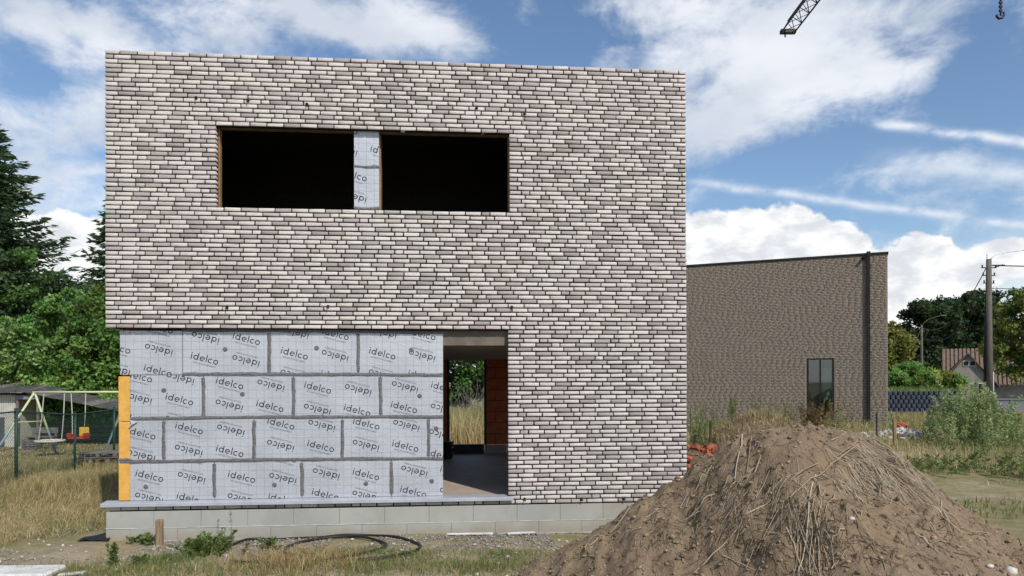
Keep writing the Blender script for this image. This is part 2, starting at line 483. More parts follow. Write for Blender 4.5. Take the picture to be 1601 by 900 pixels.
def brick_arrays(bs, depth, rng, ch=.0022, jit=.0014, proud=.003):
    B = np.array(bs); n = len(B); V = np.zeros((n, 12, 3))
    yo = rng.uniform(-proud, proud, n)
    for i, (a, c) in enumerate(((0, 2), (1, 2), (1, 3), (0, 3))):
        sx = 1 if a == 0 else -1; sz = 1 if c == 2 else -1
        jx = rng.normal(0, jit, n); jz = rng.normal(0, jit, n)
        V[:, i, 0] = B[:, a] + sx * ch + jx; V[:, i, 2] = B[:, c] + sz * ch + jz; V[:, i, 1] = yo + rng.normal(0, jit * .7, n)
        V[:, 4 + i, 0] = B[:, a] + jx; V[:, 4 + i, 2] = B[:, c] + jz; V[:, 4 + i, 1] = yo + ch
        V[:, 8 + i, 0] = B[:, a] + jx; V[:, 8 + i, 2] = B[:, c] + jz; V[:, 8 + i, 1] = depth
    fc = [(0, 1, 2, 3)] + [(4 + i, 4 + (i + 1) % 4, (i + 1) % 4, i) for i in range(4)] + [(8 + i, 8 + (i + 1) % 4, 4 + (i + 1) % 4, 4 + i) for i in range(4)]
    return V, np.array(fc)


def brick_stuff(name, bs, tones, depth, mat, parent, rng, M4=None, **kw):
    V, fc = brick_arrays(bs, depth, rng, **kw); n = len(bs)
    co = V.reshape(-1, 3)
    if M4 is not None:
        A = np.array(M4); co = co @ A[:3, :3].T + A[:3, 3]
    faces = (fc[None] + (np.arange(n) * 12)[:, None, None]).reshape(-1, 4)
    o = link(name, npmesh(name, co, 4, np.repeat(np.array(tones), 12, axis=0), mat, False, faces), parent)
    o['kind'] = 'stuff'; return o


def brick_parts(bs, tones, depth, mat, parent, rng, **kw):
    """single bricks; alike ones share their mesh"""
    cache = {}
    for b, t in zip(bs, tones):
        L_ = round(b[1] - b[0], 3); key = (L_, t)
        if key not in cache:
            V, fc = brick_arrays([(0, b[1] - b[0], 0, b[3] - b[2])], depth, rng, **kw)
            cache[key] = npmesh('brick', V[0], 4, np.repeat(np.array([t]), 12, axis=0), mat, False, fc)
        link('brick', cache[key], parent, (b[0], 0, b[2]))


# ------------------------------------------------------------------ the white-grey brick house
TH = math.atan(7.8e-5 * F); d0 = ray(165, 500)
YL = 9.67; AX = d0[0] * YL; AY = YL
DU = Vector((cos(TH), sin(TH), 0)); DN = Vector((-sin(TH), cos(TH), 0))
house = empty('brick_house', (AX, AY, 0), TH, 'unfinished white and grey brick house with bare foil insulation and black window openings', 'house')


def fac(px, py, sb=0.0):
    """(u, z) on the plane sb behind the brick face"""
    d = Vector(ray(px, py)); o = Vector((0, 0, EYE)) - Vector((AX, AY, 0)) - DN * sb
    t = -o.dot(DN) / d.dot(DN); p = o + d * t
    return p.dot(DU), p.z


W = fac(1073, 400)[0]
ZT = (fac(165, 76)[1] + fac(1072, 110)[1]) / 2
ZB = (fac(165, 797)[1] + fac(900, 788)[1]) / 2
NROW = 101; PITCH = (ZT - ZB) / NROW
snap = lambda z: ZB + round((z - ZB) / PITCH) * PITCH
wu0 = fac(337, 260)[0]; wu1 = fac(797, 270)[0]; wz1 = snap((fac(337, 196)[1] + fac(797, 210)[1]) / 2); wz0 = snap((fac(337, 322)[1] + fac(797, 331)[1]) / 2)
du1 = fac(795, 640)[0]; oz1 = snap(fac(500, 513)[1]); oz0 = snap(ZB + PITCH)
UL = -0.001
holes = [(wu0, wu1, wz0, wz1), (-1, du1, oz0, oz1)]
SO = (2.2, 4.6, None, None)
rb = random.Random(5)
bricks = brick_rows(0, W, ZB, NROW, PITCH, holes, rb)
LIGHT = [(.60, .56, .525), (.64, .605, .56), (.57, .525, .50), (.63, .595, .545), (.59, .545, .52)]
GREY = [(.41, .378, .355), (.35, .322, .305), (.47, .436, .41), (.385, .352, .335)]
def shuffle_tones(bs, rng):
    out = []; row, prow, lastz, lastg = [], [], None, False
    for b in bs:
        if b[2] != lastz: prow, row, lastz, lastg = row, [], b[2], False
        c = (b[0] + b[1]) / 2; above = any(g and p < c + .06 and q > c - .06 for p, q, g in prow)
        g = rng.random() < (.58 if not (lastg or above) else .30 if not (lastg and above) else .06)
        row.append((b[0], b[1], g)); lastg = g; out.append(rng.choice(GREY if g else LIGHT))
    return out


tones = shuffle_tones(bricks, rb)
order = sorted(range(len(bricks)), key=lambda i: (bricks[i][0], 0) if bricks[i][1] - bricks[i][0] > .15 else (99, 0))
single = set(order[:298])
brick_parts([bricks[i] for i in range(len(bricks)) if i in single], [tones[i] for i in range(len(bricks)) if i in single], .1, M['brick'], house, NR)
rest = [i for i in range(len(bricks)) if i not in single]
brick_stuff('brick_facing', [bricks[i] for i in rest], [tones[i] for i in rest], .1, M['brick'], house, NR)
DEP = 7.0
# side walls in the same brick; right opening added to let light in
for side in (0, 1):
    sb_ = brick_rows(.112, DEP, oz1 if side == 0 else ZB, NROW if side else round((ZT - oz1) / PITCH), PITCH, [(2.2, 4.6, oz0, oz1)] if side else [], rb)
    st = [rb.choice(LIGHT) if rb.random() < .66 else rb.choice(GREY) for _ in sb_]
    if side == 0: M4 = Matrix(((0, 1, 0, 0), (-1, 0, 0, DEP + .112), (0, 0, 1, 0), (0, 0, 0, 1)))
    else: M4 = Matrix(((0, -1, 0, W), (1, 0, 0, 0), (0, 0, 1, 0), (0, 0, 0, 1)))
    brick_stuff('side_brick', sb_, st, .1, M['brick'], house, NR, M4)
# dark mortar bed behind the bricks
mb = MB(); y0, y1 = .018, .098; e = .006
for a, b, c, d in ((e, wu0 - e, oz1 + e, ZT - e), (wu1 + e, W - e, oz1 + e, ZT - e), (wu0 - e, wu1 + e, wz1 + e, ZT - e), (wu0 - e, wu1 + e, oz1 + e, wz0 - e), (du1 + e, W - e, ZB + e, oz1 + e)):
    mb.box(a, b, y0, y1, c, d)
mb.box(.035, .095, .1, DEP - .02, oz1 + e, ZT - e); mb.box(W - .095, W - .018, .1, DEP - .02, oz1, ZT - e); mb.box(W - .095, W - .018, .1, 2.2, ZB + e, oz1); mb.box(W - .095, W - .018, 4.6, DEP - .02, ZB + e, oz1)
mb.box(e, du1, y0, y1 - .003, ZB + e, ZB + PITCH - e)
mb.build('mortar_bed', M['mortar'], house)

# inner shell: floors, inner walls
FL = fac(750, 775, .12)[1] - .01
CEIL = fac(745, 542, .35)[1]
iw0, iw1 = .205, .345
MID = oz1 + .02
mb = MB()
mb.box(.2, W - .2, iw0, DEP, FL - .3, FL); mb.build('floor_slab', M['slab'], house)
mb = MB(); mb.box(.11, W - .11, iw1 + .002, DEP - .1, CEIL, CEIL + .3); mb.build('ceiling_slab', M['concrete'], house)
mb = MB(); mb.box(.11, W - .11, .112, DEP, ZT - .5, ZT - .2); mb.build('roof_slab', M['mortar'], house)  # shade of the upper room is put into this near-black colour
du0 = fac(693, 650, .09)[0]
mb = MB()
for a, b, c, d in ((.12, wu0 - .3, CEIL + .3, ZT - .5), (wu1 + .3, W - .11, CEIL + .3, ZT - .5), (wu0 - .3, wu1 + .3, CEIL, wz0 - .01), (wu0 - .3, wu1 + .3, wz1 + .24, ZT - .5), (.12, du0 - .05, FL, CEIL), (du1 + .06, W - .11, FL, CEIL)):
    mb.box(a, b, iw0, iw1, c, d)
mb.build('inner_wall', M['terracotta'], house)
for bx in ((.12, .25, iw1, DEP, FL, ZT - .5), (W - .25, W - .11, iw1, DEP, oz1, ZT - .5), (W - .25, W - .11, iw1, 2.2, FL, oz1), (W - .25, W - .11, 4.6, DEP, FL, oz1)):
    MB().box(*bx).build('side_inner_wall', M['terracotta'], house)
mb = MB(); mb.cbox(du0 - .12, du1 + .12, .104, .34, CEIL + .002, oz1 - .004, .006); mb.build('door_lintel', M['darkconcrete'], house)
# rear wall, seen through the doorway
BW = 16.35
uL, _ = 0, 0


def rear(px, py, Y=BW):
    p = P(px, py, Y) - Vector((AX, AY, 0)); return p.dot(DU), p.dot(DN), p.z


a0, yb, z0r = rear(703, 695); a1, _, z1r = rear(757, 557); _, _, zfl = rear(760, 709)
mb = MB(); RB = yb
mb.box(.25, a0, RB, RB + .14, FL, CEIL); mb.box(a1 + 1.4, W - .25, RB, RB + .14, FL, CEIL); mb.box(.25, W - .25, RB, RB + .14, z1r + .22, CEIL)
mb.box(.25, W - .25, RB, RB + .14, CEIL + .3, ZT - .5); mb.build('rear_wall', M['terracotta'], house)
mb = MB(); mb.box(a1 + .002, a1 + 1.398, RB + .03, RB + .13, FL + .2, z1r + .218); mb.build('rear_mortar', M['mortar'], house)
mb = MB(); mb.cbox(a0 - .12, a1 + .3, RB - .03, RB + .15, z1r + .002, z1r + .215, .006); mb.build('rear_lintel', M['concrete'], house)
mb = MB(); mb.box(a0 + .002, a1 - .002, RB + .01, RB + .13, FL, z0r); mb.build('threshold', M['black'], house)
blk = {}
row = 0; z = FL + .002
while z < z1r + .2:
    hgt = .20 if row == 0 else .245; u = a1 + .004 - (.0 if row % 2 else .0); first = .25 if row % 2 else .5
    while u < a1 + 1.39:
        l = min(first, a1 + 1.396 - u); zz = min(hgt, z1r + .216 - z)
        if l > .03 and zz > .02:
            key = (round(l, 3), round(zz, 3), row == 0)
            if key not in blk: blk[key] = MB().cbox(0, l - .008, -.005, .03, 0, zz - .008, .004).mesh('terracotta_block', M['concrete'] if row == 0 else M['terracotta'])
            link('terracotta_block' if row else 'base_block', blk[key], house, (u, RB, z))
        u += l; first = .5
    z += hgt; row += 1
mb = MB()
for p in ((a0 - .05, a0), (a1, a1 + .05)): mb.box(p[0], p[1], RB - .012, RB - .002, z0r, z1r)
mb.build('rear_door_frame', M['black'], house)

# pillar between the two upper openings
pu0, pu1 = fac(553, 260, .09)[0], fac(593, 260, .09)[0]
sb = .09


def strokes():
    """the six letters as quads, x-height 1"""
    q = []
    w = .195

    def arc(cx, cz, r, a0_, a1_, n=12):
        for i in range(n):
            t0 = radians(a0_ + (a1_ - a0_) * i / n); t1 = radians(a0_ + (a1_ - a0_) * (i + 1) / n)
            ri, ro = r - w / 2, r + w / 2
            q.append([(cx + ri * cos(t0), cz + ri * sin(t0)), (cx + ro * cos(t0), cz + ro * sin(t0)), (cx + ro * cos(t1), cz + ro * sin(t1)), (cx + ri * cos(t1), cz + ri * sin(t1))])

    def bar(x0, x1, z0_, z1_): q.append([(x0, z0_), (x1, z0_), (x1, z1_), (x0, z1_)])
    r = .42; x = 0
    bar(x, x + w, 0, 1); bar(x - .01, x + w + .01, 1.2, 1.4); x += w + .32                     # i
    arc(x + .5, .5, r, 0, 360, 18); bar(x + .5 + r - w / 2, x + .5 + r + w / 2, 0, 1.5); x += 1.0 + .36   # d
    arc(x + .5, .5, r, 0, 318, 16); bar(x + .1, x + .5 + r + w / 2, .43, .57); x += 1.0 + .28  # e
    bar(x, x + w, 0, 1.5); x += w + .28                                                        # l
    arc(x + .5, .5, r, 48, 312, 14); x += .86 + .26                                            # c
    arc(x + .5, .5, r, 0, 360, 18); x += 1.0                                                   # o
    return q, x


def small_text(body, size):
    cu = bpy.data.curves.new('tmp', 'FONT'); cu.body = body; cu.size = size; cu.resolution_u = 1
    o = bpy.data.objects.new('tmp', cu); COL.objects.link(o); me = bpy.data.meshes.new_from_object(o)
    ps = [[(me.vertices[i].co.x, me.vertices[i].co.y) for i in p.vertices] for p in me.polygons]
    bpy.data.objects.remove(o); bpy.data.meshes.remove(me); bpy.data.curves.remove(cu)
    return ps


def clip(poly, x0, x1, z0_, z1_):
    for ax, lim, sg in ((0, x0, 1), (0, x1, -1), (1, z0_, 1), (1, z1_, -1)):
        if not poly: return poly
        res = []
        for i in range(len(poly)):
            a, b = poly[i - 1], poly[i]; da, db = (a[ax] - lim) * sg, (b[ax] - lim) * sg
            if (da >= 0) != (db >= 0):
                t = da / (da - db); res.append((a[0] + (b[0] - a[0]) * t, a[1] + (b[1] - a[1]) * t))
            if db >= 0: res.append(b)
        poly = res
    return poly


LET, LW = strokes(); UNIT = .36 / LW
LET = [[((x - LW / 2) * UNIT, (z_ - .6) * UNIT) for x, z_ in p] for p in LET]
SUB = small_text('INSULATION BOARDS', .030); sxs = [x for p in SUB for x, _ in p]
SUB = [[(x - (min(sxs) + max(sxs)) / 2 + .01, z_ - .085) for x, z_ in p] for p in SUB]
PR = MB


def lettering(board, u0, u1, z0_, z1_, ref):
    big, small = MB(), MB(); ru, rz = ref
    for i in range(-5, 6):
        for j in range(-5, 6):
            inv = (i + j) % 2; cu_ = ru + i * .535 + j * .01; cz = rz - i * .022 + j * .287
            if cu_ < u0 - .3 or cu_ > u1 + .3 or cz < z0_ - .25 or cz > z1_ + .25: continue
            a = radians(-14.5 + (180 if inv else 0)); ca, sa = cos(a), sin(a)
            for polys, tgt in ((LET, big), (SUB, small)):
                for p in polys:
                    pp = clip([(cu_ + x * ca - y * sa, cz + x * sa + y * ca) for x, y in p], u0 + .004, u1 - .004, z0_ + .004, z1_ - .004)
                    if len(pp) >= 3: tgt.add([(x, sb - .0012, y) for x, y in pp], [tuple(range(len(pp)))])
    if big.f: big.build('lettering', M['ink'], board)['kind'] = 'stuff'
    if small.f: small.build('small_lettering', M['inkfine'], board)['kind'] = 'stuff'


def board(u0, u1, z0_, z1_, ref, plugs=()):
    b = MB().cbox(u0 + .003, u1 - .003, sb, sb + .1, z0_ + .003, z1_ - .003, .004).build('insulation_board', M['foil'], house)
    lettering(b, u0, u1, z0_, z1_, ref)
    for px, py in plugs:
        u, z_ = fac(px, py, sb)
        mbp = MB(); mbp.tube([(u, sb - .001, z_), (u, sb - .007, z_)], [.032, .026], 14); mbp.tube([(u, sb - .007, z_), (u, sb - .010, z_)], .011, 8)
        mbp.build('fixing_washer', M['tape'], b)


def uz(px, py): return fac(px, py, sb)


rowz = [uz(450, y)[1] for y in (517, 585.8, 653, 719.5, 779)]
vx = lambda px, py: uz(px, py)[0]
rows = [([187, 285, 421, 560, 693], 550, [(247, 580), (320, 561), (460.6, 553), (598, 553)]),
        ([203, 318, 459, 595, 693], 620, [(280.7, 624.7), (359.4, 599.5), (497, 606.5), (632, 637)]),
        ([203, 256, 397, 535, 670, 693], 687, [(221.7, 678), (296, 670), (439.5, 662.7), (573, 662.7), (690, 712)]),
        ([203, 335, 472, 612, 693], 750, [(234, 744.5), (378, 746), (572.5, 742), (646.5, 769)])]
plug = {(0, 1): [(352, 546)], (0, 2): [(495, 544)], (0, 3): [(643, 547)], (1, 0): [(256, 610)], (1, 1): [(379, 616)], (1, 3): [(656, 619)], (2, 4): [(682, 670)],
        (3, 0): [(228, 761)], (3, 1): [(429, 758)], (3, 2): [(572, 756)], (3, 3): [(675, 752)]}
for r, (xs, py, refs) in enumerate(rows):
    for k in range(len(xs) - 1):
        board(vx(xs[k], py), vx(xs[k + 1], py), rowz[r + 1], rowz[r], uz(*refs[k]), plug.get((r, k), ()))


def tape(u0, u1, z0_, z1_, n=10, y=None, amp=.006):
    """crinkled strip stuck over a joint"""
    y = sb - .003 if y is None else y; mb_ = MB(); hor = (u1 - u0) > (z1_ - z0_); vs = []
    for i in range(n + 1):
        t = i / n; j0, j1, yy = R.uniform(-amp, amp), R.uniform(-amp, amp), R.uniform(-.002, .002)
        if hor:
            u = u0 + (u1 - u0) * t; dz = .010 * sin(3 * t + u0)
            vs += [(u, y + .0025, z0_ + j0 + dz), (u, y - .002 + yy, (z0_ + z1_) / 2 + dz), (u, y + .0025, z1_ + j1 + dz)]
        else:
            z_ = z0_ + (z1_ - z0_) * t
            vs += [(u0 + j0, y + .0025, z_), ((u0 + u1) / 2, y - .002 + yy, z_), (u1 + j1, y + .0025, z_)]
    mb_.add(vs, [f for i in range(n) for f in ((3 * i, 3 * i + 1, 3 * i + 4, 3 * i + 3), (3 * i + 1, 3 * i + 2, 3 * i + 5, 3 * i + 4))])
    return mb_.build('joint_tape', M['tape'], house)


tw = .024
for r, (xs, py, refs) in enumerate(rows):
    for k in range(1, len(xs) - 1):
        if r == 0 and k == 1: continue
        u = vx(xs[k], py); tape(u - tw, u + tw, rowz[r + 1] + .035, rowz[r] - .035, 8)
for r in range(1, 4):
    tape(vx([0, 285, 203, 187][r], 600), vx(692, 600), rowz[r] - tw, rowz[r] + tw, 30, sb - .006)
tape(vx(285, 520), vx(692, 520), rowz[0] - .03, rowz[0] + .012, 26, sb - .005)
# open joint at the top of the foil, bare foam edge strip at the corner
ue0, ue1 = fac(185, 690, .085)[0], fac(203, 690, .085)[0]
ze = [fac(190, y, .085)[1] for y in (588, 659, 719.5, 783)]
for k in range(3):
    MB().cbox(ue0 + (.004 if k == 1 else 0), ue1, .085, .19, ze[k + 1] + .003, ze[k] - .003, .006).build('foam_edge', M['foam'], house)
MB().cbox(ue0 + .025, ue1 + .02, .192, .25, ze[0], rowz[0], .004).build('foam_edge', M['foam'], house)
tape(ue0 - .004, ue1 + .03, ze[2] - .018, ze[2] + .018, 6, .081)
mb = MB()   # crumpled foil corner
uc, zc = uz(207, 660)
mb.add([(uc - .03, sb - .012, zc + .03), (uc + .08, sb - .02, zc + .012), (uc + .01, sb - .035, zc - .03), (uc - .05, sb - .02, zc - .09), (uc - .02, sb - .008, zc - .02)], [(0, 1, 2), (0, 2, 4), (4, 2, 3)])
mb.build('torn_foil', M['alu'], house)
# pillar boards
pz0, pzm, pz1 = fac(573, 325, sb)[1], fac(573, 260, sb)[1], fac(573, 206, sb)[1]
board(pu0, pu1, pzm, pz1 + .03, fac(600, 238, sb)); board(pu0, pu1, pz0, pzm, fac(553, 274, sb))
tape(pu0, pu1, pzm - .02, pzm + .02, 4); tape(pu0, pu1, pz0 - .02, pz0 + .02, 4)
MB().cbox(pu1 - .012, pu1 + .010, .192, .40, wz0 + .004, wz1 - .004, .003).build('reveal_board', M['tan'], house)
MB().box(pu0, pu1, .2, .40, wz0 + .004, wz1 - .004).build('pillar_core', M['terracotta'], house)
MB().cbox(wu0 + .002, wu0 + .02, .112, .215, wz0 + .004, wz1 - .004, .003).build('reveal_board', M['tan'], house)
MB().cbox(wu1 - .012, wu1 - .001, .112, .215, wz0 + .004, wz1 - .004, .003).build('reveal_board', M['tan'], house)
MB().cbox(wu0 - .2, wu1 + .2, .104, .20, wz1 + .002, wz1 + .22, .004).build('window_lintel', M['soffit'], house)
# room on the upper floor: partition added near-black, to block light and keep the openings dark
MB().box(.25, W - .25, 2.6, 2.74, CEIL + .3, ZT - .5).build('light_block_wall', M['mortar'], house)

# aluminium sill and the course below it
s0, s1 = fac(157, 790, -.05)[0], fac(803, 780, -.05)[0]; zs = fac(450, 782, -.05)[1]
mb = MB(); prof = [(-.055, zs - .052), (-.055, zs - .012), (-.049, zs - .006), (.13, zs + .008), (.13, zs - .004), (-.046, zs - .016), (-.046, zs - .052)]
k = len(prof); vs = [(s0, y, z_) for y, z_ in prof] + [(s1, y, z_) for y, z_ in prof]
mb.add(vs, [tuple(range(k)), tuple(range(2 * k - 1, k - 1, -1))] + [(i, (i + 1) % k, k + (i + 1) % k, k + i) for i in range(k)])
mb.build('sill', M['alu'], house)
# concrete block plinth
GR = fac(165, 851)[1] - .12; zp = ZB - .012; zm = fac(400, 822)[1]
def m_plinth():
    n = NT('plinth_concrete'); v = n.pos('pos'); sp = n.N.new('ShaderNodeSeparateXYZ'); n.L.new(v, sp.inputs[0]); a = n.noise(v, 1.6, 6, .6); b = n.noise(v, 7, 6, .65)
    c = n.mix(n.ramp(a, .3, .7), (.375, .375, .34), (.305, .31, .275)); c = n.mix(n.m('MULTIPLY', n.ramp(b, .55, .75), .35), c, (.25, .245, .22))
    w = n.m('ADD', sp.outputs[2], n.m('MULTIPLY', n.m('SUBTRACT', n.noise(v, 3.5, 5, .6), .5), .35))
    c = n.mix(n.m('MULTIPLY', n.ramp(w, .20, -.02), .55), c, (.27, .21, .14))
    st = n.m('MULTIPLY', n.ramp(sp.outputs[0], .2, 1.6), n.ramp(n.noise(v, 2.2, 5, .6), .3, .65)); c = n.mix(n.m('MULTIPLY', st, .5), c, (.30, .235, .16))
    n.bump(n.noise(v, 40, 5, .65), .3, .003); return n.done(c, .93)


M['plinth'] = m_plinth()
mb = MB().box(.008, W - .002, .012, .3, GR, zp - .004); mb.build('plinth_core', M['concrete'], house)
cache = {}
for z_a, z_b, off in ((zm + .004, zp, .0), (GR, zm - .004, -.30)):
    u = off
    while u < W:
        a, b = max(u, -.005), min(u + .6, W)
        if b - a > .02: MB().cbox(a + .0012, b - .0012, R.uniform(-.003, .003), .02, z_a, z_b, .003).build('plinth_block', M['plinth'], house)
        u += .6
MB().box(-.003, W, -.006, .01, zm - .0035, zm + .0035).build('plinth_joint', M['white'], house)
MB().box(.002, .3, .3, DEP, GR, zp).build('side_plinth', M['plinth'], house)
MB().box(W - .3, W - .002, .3, DEP, GR, zp).build('side_plinth', M['plinth'], house)
MB().cbox(-.01, W + .01, -.03, .01, GR, fac(165, 846)[1], .01).build('footing_edge', M['concrete'], house)
# black wall ties left sticking out
tie = None
for px, py in ((307, 153), (388, 157), (480, 163), (745, 169), (820, 178), (513, 479), (355, 481), (800, 480), (820, 780), (909, 780), (975, 779)):
    u, z_ = fac(px, py)
    if tie is None:
        mb = MB(); mb.tube([(0, .04, 0), (0, -.05, -.004), (.012, -.06, -.02)], .007, 6); mb.tube([(0, -.002, .0), (0, -.014, .0)], .022, 8); tie = mb.mesh('wall_tie', M['black'])
    link('wall_tie', tie, house, (u, 0, z_))

# bucket stack just inside
bl = rear(699, 712, 15.4); bk = empty('bucket_stack', Vector((AX, AY, 0)) + DU * bl[0] + DN * bl[1] + Vector((0, 0, FL)), 0, 'black buckets stacked inside the doorway against the back wall', 'buckets')
for k in range(3):
    mb = MB(); mb.tube([(0, 0, .12 * k), (0, 0, .12 * k + .105)], [.11, .135], 14); mb.tube([(0, 0, .12 * k + .095), (0, 0, .12 * k + .115)], .145, 14); mb.build('bucket', M['black'], bk)

# ------------------------------------------------------------------ the brown brick house behind
DHR = Vector((ray(1388, 500)[0] * 27.5, 27.5, 0)); DA = radians(-24); dU = Vector((cos(DA), sin(DA), 0)); dN = Vector((-sin(DA), cos(DA), 0))
DW = 11.0; DO = DHR - dU * DW
dark = empty('brown_brick_house', (DO.x, DO.y, 0), DA, 'dark brown flat roofed brick house with narrow tall window and black downpipe', 'house')


def dfac(px, py, sb_=0.0):
    d = Vector(ray(px, py)); o = Vector((0, 0, EYE)) - DO - dN * sb_; t = -o.dot(dN) / d.dot(dN); p = o + d * t
    return p.dot(dU), p.z


DT = dfac(1388, 394)[1]; dz0 = .2
wa, wb = dfac(1261, 600)[0], dfac(1304, 600)[0]; wt = dfac(1282, 559)[1]; wbz = wt - 2.36
npit = round((DT - .06 - dz0) / .06); dp = (DT - .06 - dz0) / npit
rb = random.Random(9)
db = brick_rows(0, DW, dz0, npit, dp, [(wa, wb, wbz, wt)], rb, .207, .010, .1, .0115, 0.0)
uvis = dfac(1074, 500)[0]
BR = [(.262, .216, .173), (.253, .208, .167), (.275, .226, .18), (.244, .20, .161), (.266, .215, .172)]
dt = [rb.choice(BR) for _ in db]
cand = sorted([i for i in range(len(db)) if db[i][1] - db[i][0] > .15 and db[i][2] > 1.4], key=lambda i: -db[i][0])[:298]
cs = set(cand)
brick_parts([db[i] for i in cand], [dt[i] for i in cand], .06, M['brick_brown'], dark, NR, ch=.003, proud=.002, jit=.0009)
rest = [i for i in range(len(db)) if i not in cs]
brick_stuff('brick_facing', [db[i] for i in rest], [dt[i] for i in rest], .06, M['brick_brown'], dark, NR, ch=.003, proud=.002, jit=.0009)
DD = 9
db2 = brick_rows(.07, DD, dz0, npit, dp, [], rb); brick_stuff('side_brick', db2, [rb.choice(BR) for _ in db2], .06, M['brick_brown'], dark, NR, Matrix(((0, -1, 0, DW), (1, 0, 0, 0), (0, 0, 1, 0), (0, 0, 0, 1))), ch=.004)
mb = MB()
for a, b, c, d in ((.006, wa, dz0, DT - .06), (wb, DW - .006, dz0, DT - .06), (wa, wb, wt, DT - .06), (wa, wb, dz0, wbz)): mb.box(a, b, .022, .058, c, d)
mb.box(DW - .058, DW - .022, .06, DD, dz0, DT - .06)
mb.build('mortar_bed', M['greymortar'], dark)
mb = MB(); mb.box(.0, wa, .06, .2, dz0, DT - .1); mb.box(wb, DW - .06, .06, .2, dz0, DT - .1); mb.box(wa, wb, .06, .2, wt, DT - .1); mb.box(wa, wb, .06, .2, dz0, wbz)
mb.box(0, .2, .2, DD, dz0, DT - .1); mb.box(DW - .2, DW - .06, .2, DD, dz0, DT - .1); mb.box(0, DW - .06, DD - .2, DD, dz0, DT - .1); mb.box(0.2, DW - .2, .2, DD - .2, DT - .3, DT - .12); mb.box(.2, DW - .2, .2, DD - .2, .4, .46)
mb.build('inner_wall', M['concrete'], dark)
mb = MB(); mb.cbox(-.02, DW + .03, -.035, .3, DT - .058, DT + .02, .004); mb.cbox(DW - .25, DW + .035, .3, DD, DT - .058, DT + .02, .004); mb.build('roof_coping', M['black'], dark)
wf = empty('window', (0, 0, 0)); wf.parent = dark
mb = MB(); fy0, fy1 = .004, .10; t = .075; wm = (wa + wb) / 2
for a, b, c, d in ((wa, wa + t, wbz, wt), (wb - t, wb, wbz, wt), (wa + t, wb - t, wt - t, wt), (wa + t, wb - t, wbz, wbz + t), (wm - .03, wm + .03, wbz + t, wt - t)): mb.box(a, b, fy0, fy1, c, d)
mb.build('window_frame', M['black'], wf)


def m_glass():
    n = NT('dark_window_glass'); N = n.N; L = n.L
    g = N.new('ShaderNodeBsdfGlossy'); g.inputs['Roughness'].default_value = .02; g.inputs['Color'].default_value = (.85, .9, .95, 1)
    t = N.new('ShaderNodeBsdfTransparent'); t.inputs['Color'].default_value = (.82, .88, .86, 1)
    f = N.new('ShaderNodeFresnel'); f.inputs['IOR'].default_value = 1.75
    mx = N.new('ShaderNodeMixShader'); L.new(n.m('ADD', f.outputs[0], .02), mx.inputs[0]); L.new(t.outputs[0], mx.inputs[1]); L.new(g.outputs[0], mx.inputs[2])
    L.new(mx.outputs[0], N['Material Output'].inputs[0]); return n.mat


M['glass'] = m_glass()
for a, b in ((wa + t, wm - .03), (wm + .03, wb - t)): MB().box(a, b, .06, .068, wbz + t, wt - t).build('pane', M['glass'], wf)
M['blind_or_reflection'] = plain('grey_green_blind', (.40, .44, .40), (.33, .36, .33), 3, .8, 0, .1)
MB().cbox(wm + .05, wb - t - .01, .16, .17, wbz + .75, wt - .42, .003).build('blind_or_reflection', M['blind_or_reflection'], wf)
MB().cbox(wa + t, wm - .02, .16, .17, wbz + .1, wt - .1, .003).build('blind_or_reflection', plain('slate_reflection', (.10, .10, .12), (.06, .06, .075), 5, .7, 0, .4), wf)  # slate panel stands in for the reflection in the left pane
pu = dfac(1358, 500, -.06)[0]
mb = MB(); mb.cbox(pu - .055, pu + .055, -.12, -.015, .3, DT + .0, .012); mb.cbox(pu - .07, pu + .07, -.135, -.012, DT - .12, DT + .06, .01)
for z in (DT - .55, DT - 2.6, DT - 4.6): mb.cbox(pu - .066, pu + .066, -.126, -.002, z, z + .04, .004)
mb.build('downpipe', M['black'], dark)
lu, lz = dfac(1350, 403); mb = MB(); mb.tube([(lu, .02, lz), (lu, -.10, lz + .02)], .03, 8); mb.tube([(lu, -.08, lz), (lu - .02, -.18, lz - .05)], [.05, .07], 10); mb.build('wall_lamp', M['black'], dark)
vent = MB().box(-.03, .03, -.006, .03, -.04, .0).mesh('weep_hole', M['black'])
for px in (1258, 1284, 1312): link('weep_hole', vent, dark, (dfac(px, 549)[0], 0, dfac(px, 549)[1]))

# ------------------------------------------------------------------ soil mound
SIL = [(700, 960), (760, 925), (800, 899), (830, 881), (865, 861), (900, 845), (950, 818), (985, 790), (1030, 762), (1075, 735), (1110, 708), (1150, 683), (1200, 668), (1255, 661), (1300, 667), (1350, 682),
       (1400, 708), (1440, 742), (1480, 775), (1530, 808), (1601, 850), (1680, 905), (1720, 935)]
MY = 7.6
sx = np.array([P(a, b, MY).x for a, b in SIL]); szz = np.maximum(np.array([P(a, b, MY).z for a, b in SIL]), -.03)


def vnoise(x, y, seed=0):
    """value noise on numpy arrays"""
    xi = np.floor(x).astype(int); yi = np.floor(y).astype(int); fx = x - xi; fy = y - yi
    fx = fx * fx * (3 - 2 * fx); fy = fy * fy * (3 - 2 * fy)
    h = lambda a, b: (np.sin(a * 127.1 + b * 311.7 + seed * 74.7) * 43758.5453) % 1.0
    return (h(xi, yi) * (1 - fx) + h(xi + 1, yi) * fx) * (1 - fy) + (h(xi, yi + 1) * (1 - fx) + h(xi + 1, yi + 1) * fx) * fy


